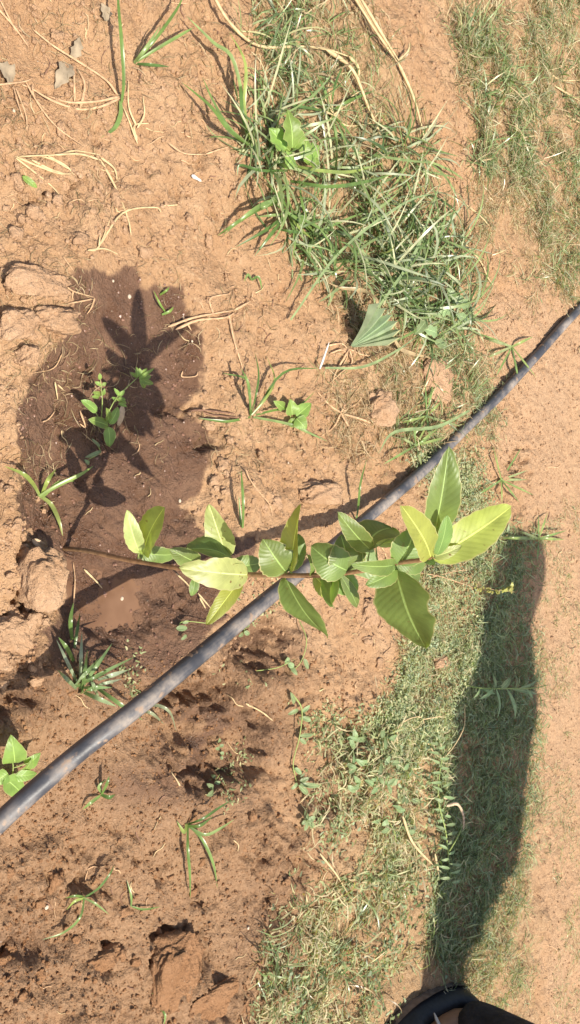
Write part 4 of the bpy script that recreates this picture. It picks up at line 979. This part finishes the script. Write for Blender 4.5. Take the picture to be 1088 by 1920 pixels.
twig([[(190, 300), (150, 288), (100, 290), (28, 293)], [(30, 296), (60, 320), (100, 350), (122, 380)], [(30, 293), (70, 310), (110, 325), (135, 325)], [(60, 300), (100, 318), (135, 328)], [(90, 292), (125, 312), (140, 328)], [(70, 290), (100, 300), (130, 318)], [(190, 300), (215, 350), (240, 410), (247, 440)], [(190, 295), (215, 315), (220, 340)], [(110, 292), (140, 282), (190, 290)]],
     'brush of dry straw twigs over a dark hollow at upper left', 2.6, M_STRAW, 'dry_twigs', 'dry twigs')
twig([[(258, 270), (240, 220), (230, 200)], [(258, 240), (270, 215), (268, 180)], [(258, 262), (252, 235), (280, 232)], [(256, 236), (242, 200), (240, 150)]], 'small fork of dry twigs right of the long blade', 2.4, M_STRAW, 'dry_twigs', 'dry twigs')
twig([[(315, 268), (345, 288), (385, 290)], [(385, 290), (410, 280), (430, 275)]], 'curved thin straw on the dry soil left of the grass', 2)
twig([[(360, 329, .004), (378, 340, .004)]], 'short stubby piece of cream straw on the dry soil', 4.5, M_WHITE, 'straw_stub', 'straw')
twig([[(165, 470), (185, 462), (210, 405)], [(165, 470), (195, 466), (222, 476)], [(185, 465), (188, 440)], [(185, 462), (230, 400), (290, 388), (303, 398)]], 'three pronged pale twig above the wet patch', 2.6, M_STRAW, 'dry_twigs', 'dry twigs')
twig([[(316, 612), (360, 596), (400, 588), (438, 582)], [(330, 618), (370, 600), (420, 596), (440, 586)], [(400, 588), (395, 560), (430, 550)], [(438, 582), (470, 565)], [(345, 596), (360, 620)], [(430, 590), (440, 640), (455, 690)]], 'bundle of pinkish roots at the right edge of the wet patch', 3, M_ROOT)
twig([[(118, 528), (135, 545), (178, 558)], [(128, 570), (176, 560)], [(178, 558), (172, 575), (164, 590)], [(118, 482), (140, 510)], [(138, 545), (136, 560)]], 'thin bent roots lying on the upper edge of the mud', 2)
twig([[(118, 560 + 100), (100, 690), (60, 700)]], 'faint thin root on the left part of the mud', 1.6)
twig([[(103, 716), (108, 740), (108, 750)], [(108, 720), (122, 734)]], 'short pale root bit left of the small weed', 2, M_STRAW)
twig([[(80, 792), (92, 785), (104, 770)], [(150, 770), (160, 800), (150, 795)]], 'short brown root on the mud at left', 2)
twig([[(343, 695), (342, 706), (366, 706), (372, 696)]], 'little U shaped root at the right side of the mud', 2)
twig([[(370, 770), (400, 778), (465, 784)], [(350, 772), (380, 768), (440, 775)]], 'dark roots lying along a crack right of the mud', 2.6, M_DARKROOT)
twig([[(600, 692, .008), (618, 641, .020)]], 'white bleached straw beside the palm leaf', 3.2, M_WHITE, 'bleached_straw', 'straw')
twig([[(612, 648), (640, 645), (652, 652)], [(618, 662), (640, 655), (652, 668), (640, 690)], [(655, 655), (660, 680), (640, 700), (618, 720)], [(655, 655), (630, 700), (622, 730)], [(655, 655), (680, 665), (700, 668)]], 'curly roots at the base of the palm leaf', 2.2)
twig([[(640, 775), (620, 760), (595, 735)], [(640, 775), (625, 800), (600, 820)], [(640, 775), (655, 800), (665, 820)], [(640, 772), (665, 760), (680, 745)], [(640, 772), (655, 750), (678, 718)], [(640, 775), (690, 790), (720, 810)]], 'tangle of dry roots below the palm leaf', 2.4)
twig([[(462, 880, .01), (470, 900, .006), (488, 925, .004), (505, 945), (512, 968)]], 'curved pale root above the pipe shadow', 2, M_ROOT)
twig([[(158, 1068), (178, 1088), (192, 1104)]], 'thin pale straw lying on the muddy water', 2.2, M_STRAW, 'straw_bit', 'straw')
twig([[(258, 1302), (280, 1318)], [(136, 1150), (140, 1090), (138, 1055)]], 'thin reddish shoot in front of the muddy water', 1.6)
twig([[(330, 1075, .02), (352, 1095, .01), (362, 1112, .004)], [(375, 1120, .01), (385, 1140, .004)], [(372, 1112, .015), (395, 1140, .01)]], 'broken straw under the lowest big leaf', 2.4, M_STRAW, 'straw_bit', 'straw')
twig([[(460, 1320), (490, 1335), (512, 1352)]], 'thin straw lying below the pipe in the dark dip', 2.2, M_STRAW, 'straw_bit', 'straw')
twig([[(755, 1530, .02), (775, 1580, .02), (815, 1625, .01)], [(815, 1600, .02), (822, 1640, .01)]], 'pinkish dry stem lying in the bottom mat', 3.4, M_STRAW, 'dry_straw', 'straw')
twig([[(838, 1510, .03), (858, 1508, .03), (868, 1530, .03), (868, 1555, .02)], [(832, 1495, .02), (845, 1500, .02)]], 'hooked dry leaf curl beside the leaflet stem', 4, M_DEADLEAF, 'dry_curl', 'dry leaf')
twig([[(600, 1600, .01), (630, 1640, .01), (655, 1680, .006)]], 'straight straw in the bottom mat at left', 2.6, M_STRAW, 'dry_straw', 'straw')
twig([[(748, 1290), (775, 1300), (800, 1315)]], 'cream straw lying between reddish clods', 2.6, M_STRAW, 'dry_straw', 'straw')
twig([[(745, 1400, .01), (750, 1360, .012), (790, 1345, .01), (800, 1390, .01), (830, 1420, .008), (868, 1370, .02), (872, 1320, .02)], [(790, 1350, .01), (830, 1342, .02)]], 'looping dry runner above the bottom mat', 1.8, M_STRAW, 'dry_runner', 'dry runner')
twig([[(875, 385), (905, 410), (918, 425)], [(860, 445), (900, 490), (915, 520), (925, 535)]], 'pair of pale straws on the tan soil at upper right', 2.2, M_STRAW, 'dry_straw', 'straw')
twig([[(1040, 160), (1088, 190)], [(1060, 215), (1095, 235)], [(1020, 130), (1050, 150), (1088, 150)]], 'pale straws lying at the right edge near the top', 2.4, M_STRAW, 'dry_straw', 'straw')
# rather more bare rootlets, each on its own
cnt = 0
ZR = [(0, 450, 0, 520), (380, 620, 420, 700), (40, 380, 620, 980), (0, 500, 1300, 1900), (620, 860, 1050, 1350), (950, 1088, 560, 1900)]
LR = ['thin rootlet lying on the dry soil at upper left', 'thin rootlet on the dry soil in the upper middle', 'thin rootlet lying on the mud', 'thin rootlet on the tilled soil at lower left', 'thin rootlet between the sapling and the shadow', 'thin rootlet on the bare strip at the right']
for zi, (x0, x1, y0, y1) in enumerate(ZR):
    for _ in range((60, 30, 16, 30, 14, 16)[zi]):
        x, y = random.uniform(x0, x1), random.uniform(y0, y1); an = random.uniform(0, 6.28); L = random.uniform(12, 42)
        pts = [(x, y)]
        for k in range(3):
            an += random.uniform(-.8, .8); pts.append((pts[-1][0] + math.cos(an) * L / 3, pts[-1][1] + math.sin(an) * L / 3))
        twig([pts], LR[zi], random.uniform(.8, 1.7), random.choice([M_ROOT, M_STRAW, M_DARKROOT, M_ROOT]), 'rootlet', 'rootlet', LR[zi].replace('thin rootlet', 'rootlets'), .0012)

# withered leaves
def dead_leaf(bx, by, tx, ty, w, label, mat=M_DEADLEAF, shape='oval', h=.006):
    p, t = gp(bx, by, .003), gp(tx, ty, h)
    me = leaf_mesh('dead_leaf', p, t, w * depth_of(p) / F, Vector((.2, -.1, 1)), mat, .1, .4, .2, shape, 6, 12, ripple=.0008, veins=5, curl=.5)
    tag(part('dead_leaf', me, None, p), label, 'dead leaf')
dead_leaf(130, 120, 105, 165, 32, 'withered grey leaf above the forked root at top left', M_GREYLEAF, 'lobed')
dead_leaf(135, 110, 150, 70, 24, 'withered grey leaf pointing up above the forked root', M_GREYLEAF, 'lobed')
dead_leaf(200, 40, 192, 5, 26, 'withered grey leaf at the top edge beside the long blade', M_GREYLEAF, 'lobed')
dead_leaf(25, 150, -5, 120, 40, 'withered grey leaf at the left edge near the top', M_GREYLEAF, 'lobed')
dead_leaf(230, 760, 222, 800, 14, 'wet brown scrap of leaf beside the small weed', M_DEADLEAF)
dead_leaf(60, 1010, 90, 1028, 16, 'tiny brown scrap of leaf above the upright clod')
# pale pebbles
PB = [(26, 208), (212, 527), (337, 939), (540, 868), (360, 640), (228, 1122), (87, 1701), (465, 1740), (242, 556), (1033, 0), (914, 374), (343, 595), (1042, 1272), (1015, 1175)]
for i, (a, b_) in enumerate(PB):
    p = gp(a, b_); s = random.uniform(.0016, .0028); V, Fc = ICO2
    V = V * (1 + .25 * n3(V, 1.2, 300 + i))[:, None] * np.array([s, s * .8, s * .6]) + np.array([p.x, p.y, p.z + s * .3])
    tag(part('pebble', mesh_np('pebble', V, Fc, simple('pale_stone', (.48, .38, .28), .8, .15) if i == 0 else bpy.data.materials['pale_stone']), None, p), 'tiny pale pebble lying loose on the soil', 'pebble', 'pale pebbles on the soil')

# ------------------------------------------------------------------ the person at the lower right, only a foot and shin in frame
def person():
    fx, fy = .832, 1.058
    g0 = float(hz(fx, fy))
    root = thing('person', Vector((fx, fy, g0)), 'person in black trousers standing at the bottom right corner, one black shoe in view', 'person')
    M_SKIN = simple('skin', (.23, .125, .075), .55, .12, 40)
    M_TR = simple('black_trousers', (.022, .021, .024), .9, .55, 45, bump=.012)
    M_SH = simple('dark_shirt', (.03, .035, .05), .9, .3, 200)
    M_SHOE = simple('black_shoe', (.018, .017, .018), .5, .3, 120, bump=.0005)
    def skin(name, verts, edges, radii, mat, parent=root, sub=2, rootv=0):
        me = bpy.data.meshes.new(name); me.from_pydata([tuple(Vector(v) - root.location) for v in verts], edges, [])
        o = bpy.data.objects.new(name, me); link(o, parent)
        md = o.modifiers.new('s', 'SKIN'); md.use_smooth_shade = True
        o.modifiers.new('d', 'SUBSURF').levels = sub; o.modifiers['d'].render_levels = sub
        for i, r in enumerate(radii):
            sv = me.skin_vertices[0].data[i]; sv.radius = r if isinstance(r, tuple) else (r, r); sv.use_root = (i == rootv)
        me.materials.append(mat); return o
    z = g0
    LX, RX = fx, fx + .17
    # body: one surface (pelvis, legs, spine, arms, neck, head)
    lean = .01
    V = [(fx + .085, fy + .02, z + .93), (LX, fy + .02, z + .88), (LX - .045, fy - .01, z + .49), (LX + .01, fy + .03, z + .09), (LX, fy - .06, z + .045), (LX - .005, fy - .12, z + .03),
         (RX, fy + .0, z + .88), (RX + .005, fy - .04, z + .49), (RX + .01, fy - .01, z + .09), (RX, fy - .09, z + .045), (RX, fy - .15, z + .03),
         (fx + .085, fy + .03, z + 1.10), (fx + .085, fy + .02, z + 1.28), (fx + .085, fy + .03, z + 1.44), (fx + .085, fy + .02, z + 1.50), (fx + .085, fy + .0, z + 1.58), (fx + .085, fy - .01, z + 1.68),
         (LX - .09, fy + .03, z + 1.38), (LX - .12, fy + .05, z + 1.12), (LX - .10, fy + .0, z + .90), (RX + .09, fy + .03, z + 1.38), (RX + .13, fy + .04, z + 1.12), (RX + .13, fy - .02, z + .90)]
    E = [(0, 1), (1, 2), (2, 3), (3, 4), (4, 5), (0, 6), (6, 7), (7, 8), (8, 9), (9, 10), (0, 11), (11, 12), (12, 13), (13, 14), (14, 15), (15, 16), (13, 17), (17, 18), (18, 19), (13, 20), (20, 21), (21, 22)]
    R = [.09, .070, .052, .034, .034, .026, .070, .052, .034, .034, .026, (.10, .08), (.10, .07), (.07, .06), .05, .072, .066, .034, .028, .024, .034, .028, .024]
    skin('body', V, E, R, M_SKIN)
    # trousers (flared over the ankle), shirt
    V = [(fx + .085, fy + .02, z + .95), (LX, fy + .02, z + .86), (LX - .045, fy, z + .49), (LX, fy + .035, z + .075), (RX, fy + .0, z + .86), (RX + .005, fy - .04, z + .49), (RX + .01, fy - .015, z + .075), (LX + .004, fy + .03, z + .030), (RX + .01, fy - .02, z + .030), (fx + .085, fy + .02, z + 1.04)]
    skin('trousers', V, [(0, 1), (1, 2), (2, 3), (0, 4), (4, 5), (5, 6), (3, 7), (6, 8), (0, 9)], [(.135, .11), .082, .056, .052, .082, .056, .052, .056, .056, (.13, .11)], M_TR)
    V = [(fx + .085, fy + .02, z + .87), (fx + .085, fy + .02, z + 1.02), (fx + .085, fy + .03, z + 1.25), (fx + .085, fy + .03, z + 1.43), (LX - .09, fy + .03, z + 1.38), (LX - .12, fy + .05, z + 1.12), (LX - .10, fy + .01, z + .92), (RX + .09, fy + .03, z + 1.38), (RX + .13, fy + .04, z + 1.12), (RX + .13, fy - .01, z + .94)]
    skin('shirt', V, [(0, 1), (1, 2), (2, 3), (3, 4), (4, 5), (5, 6), (3, 7), (7, 8), (8, 9)], [(.15, .13), (.15, .125), (.15, .105), (.10, .095), .06, .052, .038, .06, .052, .038], M_SH)
    V = [(fx + .085, fy + .02, z + 1.66), (fx + .085, fy + .035, z + 1.60), (fx + .085, fy + .04, z + 1.50)]
    skin('headscarf', V, [(0, 1), (1, 2)], [.094, .098, .090], M_SH)
    # face and hands
    def blob(name, c, s, mat, par=root):
        Vv, Fc = ICO2; Vv = Vv * np.array(s) + np.array(c); part(name, mesh_np(name, Vv, Fc, mat), par, root.location)
    M_EYE = simple('eye_white', (.75, .72, .68), .3, .02); hc = (fx + .085, fy - .075, z + 1.63)
    blob('nose', (hc[0], hc[1] - .012, hc[2] - .02), (.010, .014, .018), M_SKIN)
    for s in (-1, 1): blob('eye', (hc[0] + s * .028, hc[1] + .004, hc[2]), (.012, .008, .007), M_EYE)
    blob('mouth', (hc[0], hc[1] + .002, hc[2] - .055), (.022, .008, .006), simple('lips', (.25, .10, .08), .5, .1))
    for wx_, dirv in (((LX - .10, fy + .0, z + .90), Vector((.05, -.2, -1))), ((RX + .13, fy - .02, z + .90), Vector((0, -.2, -1)))):
        w = Vector(wx_); d = dirv.normalized(); s = d.cross(Vector((1, .2, .3))).normalized(); n_ = d.cross(s)
        vs = [w, w + d * .07]; ed = [(0, 1)]; rr = [(.022, .018), (.03, .016)]
        for k in range(4):
            L = (.068, .076, .072, .056)[k]; b0 = w + d * .08 + s * (.027 - .018 * k); i = len(vs)
            vs += [b0, b0 + d * L * .5 + n_ * .006, b0 + d * L * .9 + n_ * .022]; ed += [(1, i), (i, i + 1), (i + 1, i + 2)]; rr += [.009, .0085, .007]
        i = len(vs); vs += [w + d * .03 + s * .035, w + d * .065 + s * .055]; ed += [(0, i), (i, i + 1)]; rr += [.011, .009]
        skin('hand', vs, ed, rr, M_SKIN, sub=1)
    # shoes: low slip-on with the instep bare and a strap
    for cx, oy in ((LX - .008, 0.0), (RX, -.05)):
        V = []; Fc = []; n = 18; m_ = 10
        for j in range(n + 1):
            s = j / n; y = fy + .095 + oy - .235 * s
            hw = .040 * (1 - .10 * math.cos(s * 6)) * math.sqrt(max(0.02, 1 - (2 * s - 1) ** 6)) * (.86 + .22 * s)
            top = .048 - .014 * s - .012 * s ** 6
            op = sstep(.10, .2, s) * (1 - sstep(.60, .70, s))          # opening over the instep
            for i in range(m_ + 1):
                u = i / m_ * 2 - 1
                x = cx + hw * u * (1 if abs(u) < .99 else 1); zz = g0 + .004 + top * (1 - abs(u) ** 3.0) * (1 - .62 * op * (1 - abs(u) ** 2)) * math.sqrt(max(.03, 1 - (2 * s - 1) ** 8))
                V.append((x, y, zz))
            V.append((cx + hw, y, g0 - .004)); V.append((cx - hw, y, g0 - .004))
        r_ = m_ + 3
        for j in range(n):
            for i in range(r_):
                i2 = (i + 1) % r_; Fc.append((j * r_ + i, j * r_ + i2, (j + 1) * r_ + i2, (j + 1) * r_ + i))
        part('shoe', mesh_np('shoe', V, Fc, M_SHOE), root, root.location)
        ring = [(cx + (.046 * (.88 + .16 * (k_ / 40 > 0)) ) * math.cos(a_) * (1.0 if math.sin(a_) > 0 else 1.03), fy + oy - .022 + .122 * math.sin(a_)) for k_ in range(40) for a_ in (2 * math.pi * k_ / 40,)]
        sv = [(x_, y_, z_) for z_ in (g0 - .004, g0 + .009) for x_, y_ in ring]; sf = [(k_, (k_ + 1) % 40, 40 + (k_ + 1) % 40, 40 + k_) for k_ in range(40)]
        part('sole', mesh_np('sole', sv, sf, simple('dusty_sole', (.13, .10, .08), .9, .4, 90)), root, root.location)
        Vv, Fi = ICO2; Vv = Vv * np.array((.026, .072, .021)) + np.array((cx - .002, fy - .012 + oy, g0 + .036)); part('foot', mesh_np('foot', Vv, Fi, M_SKIN), root, root.location)
        v, f = tube(catmull([(cx + .036, fy - .06 + oy, g0 + .026), (cx, fy - .045 + oy, g0 + .058), (cx - .036, fy - .03 + oy, g0 + .026)], 6), .0028, .0028, 6)
        part('strap', mesh_np('strap', v, f, simple('pale_strap', (.42, .40, .38), .6, .1)), root, root.location)
person()
bpy.data.objects['person'].scale = (1, 1, 1.10)
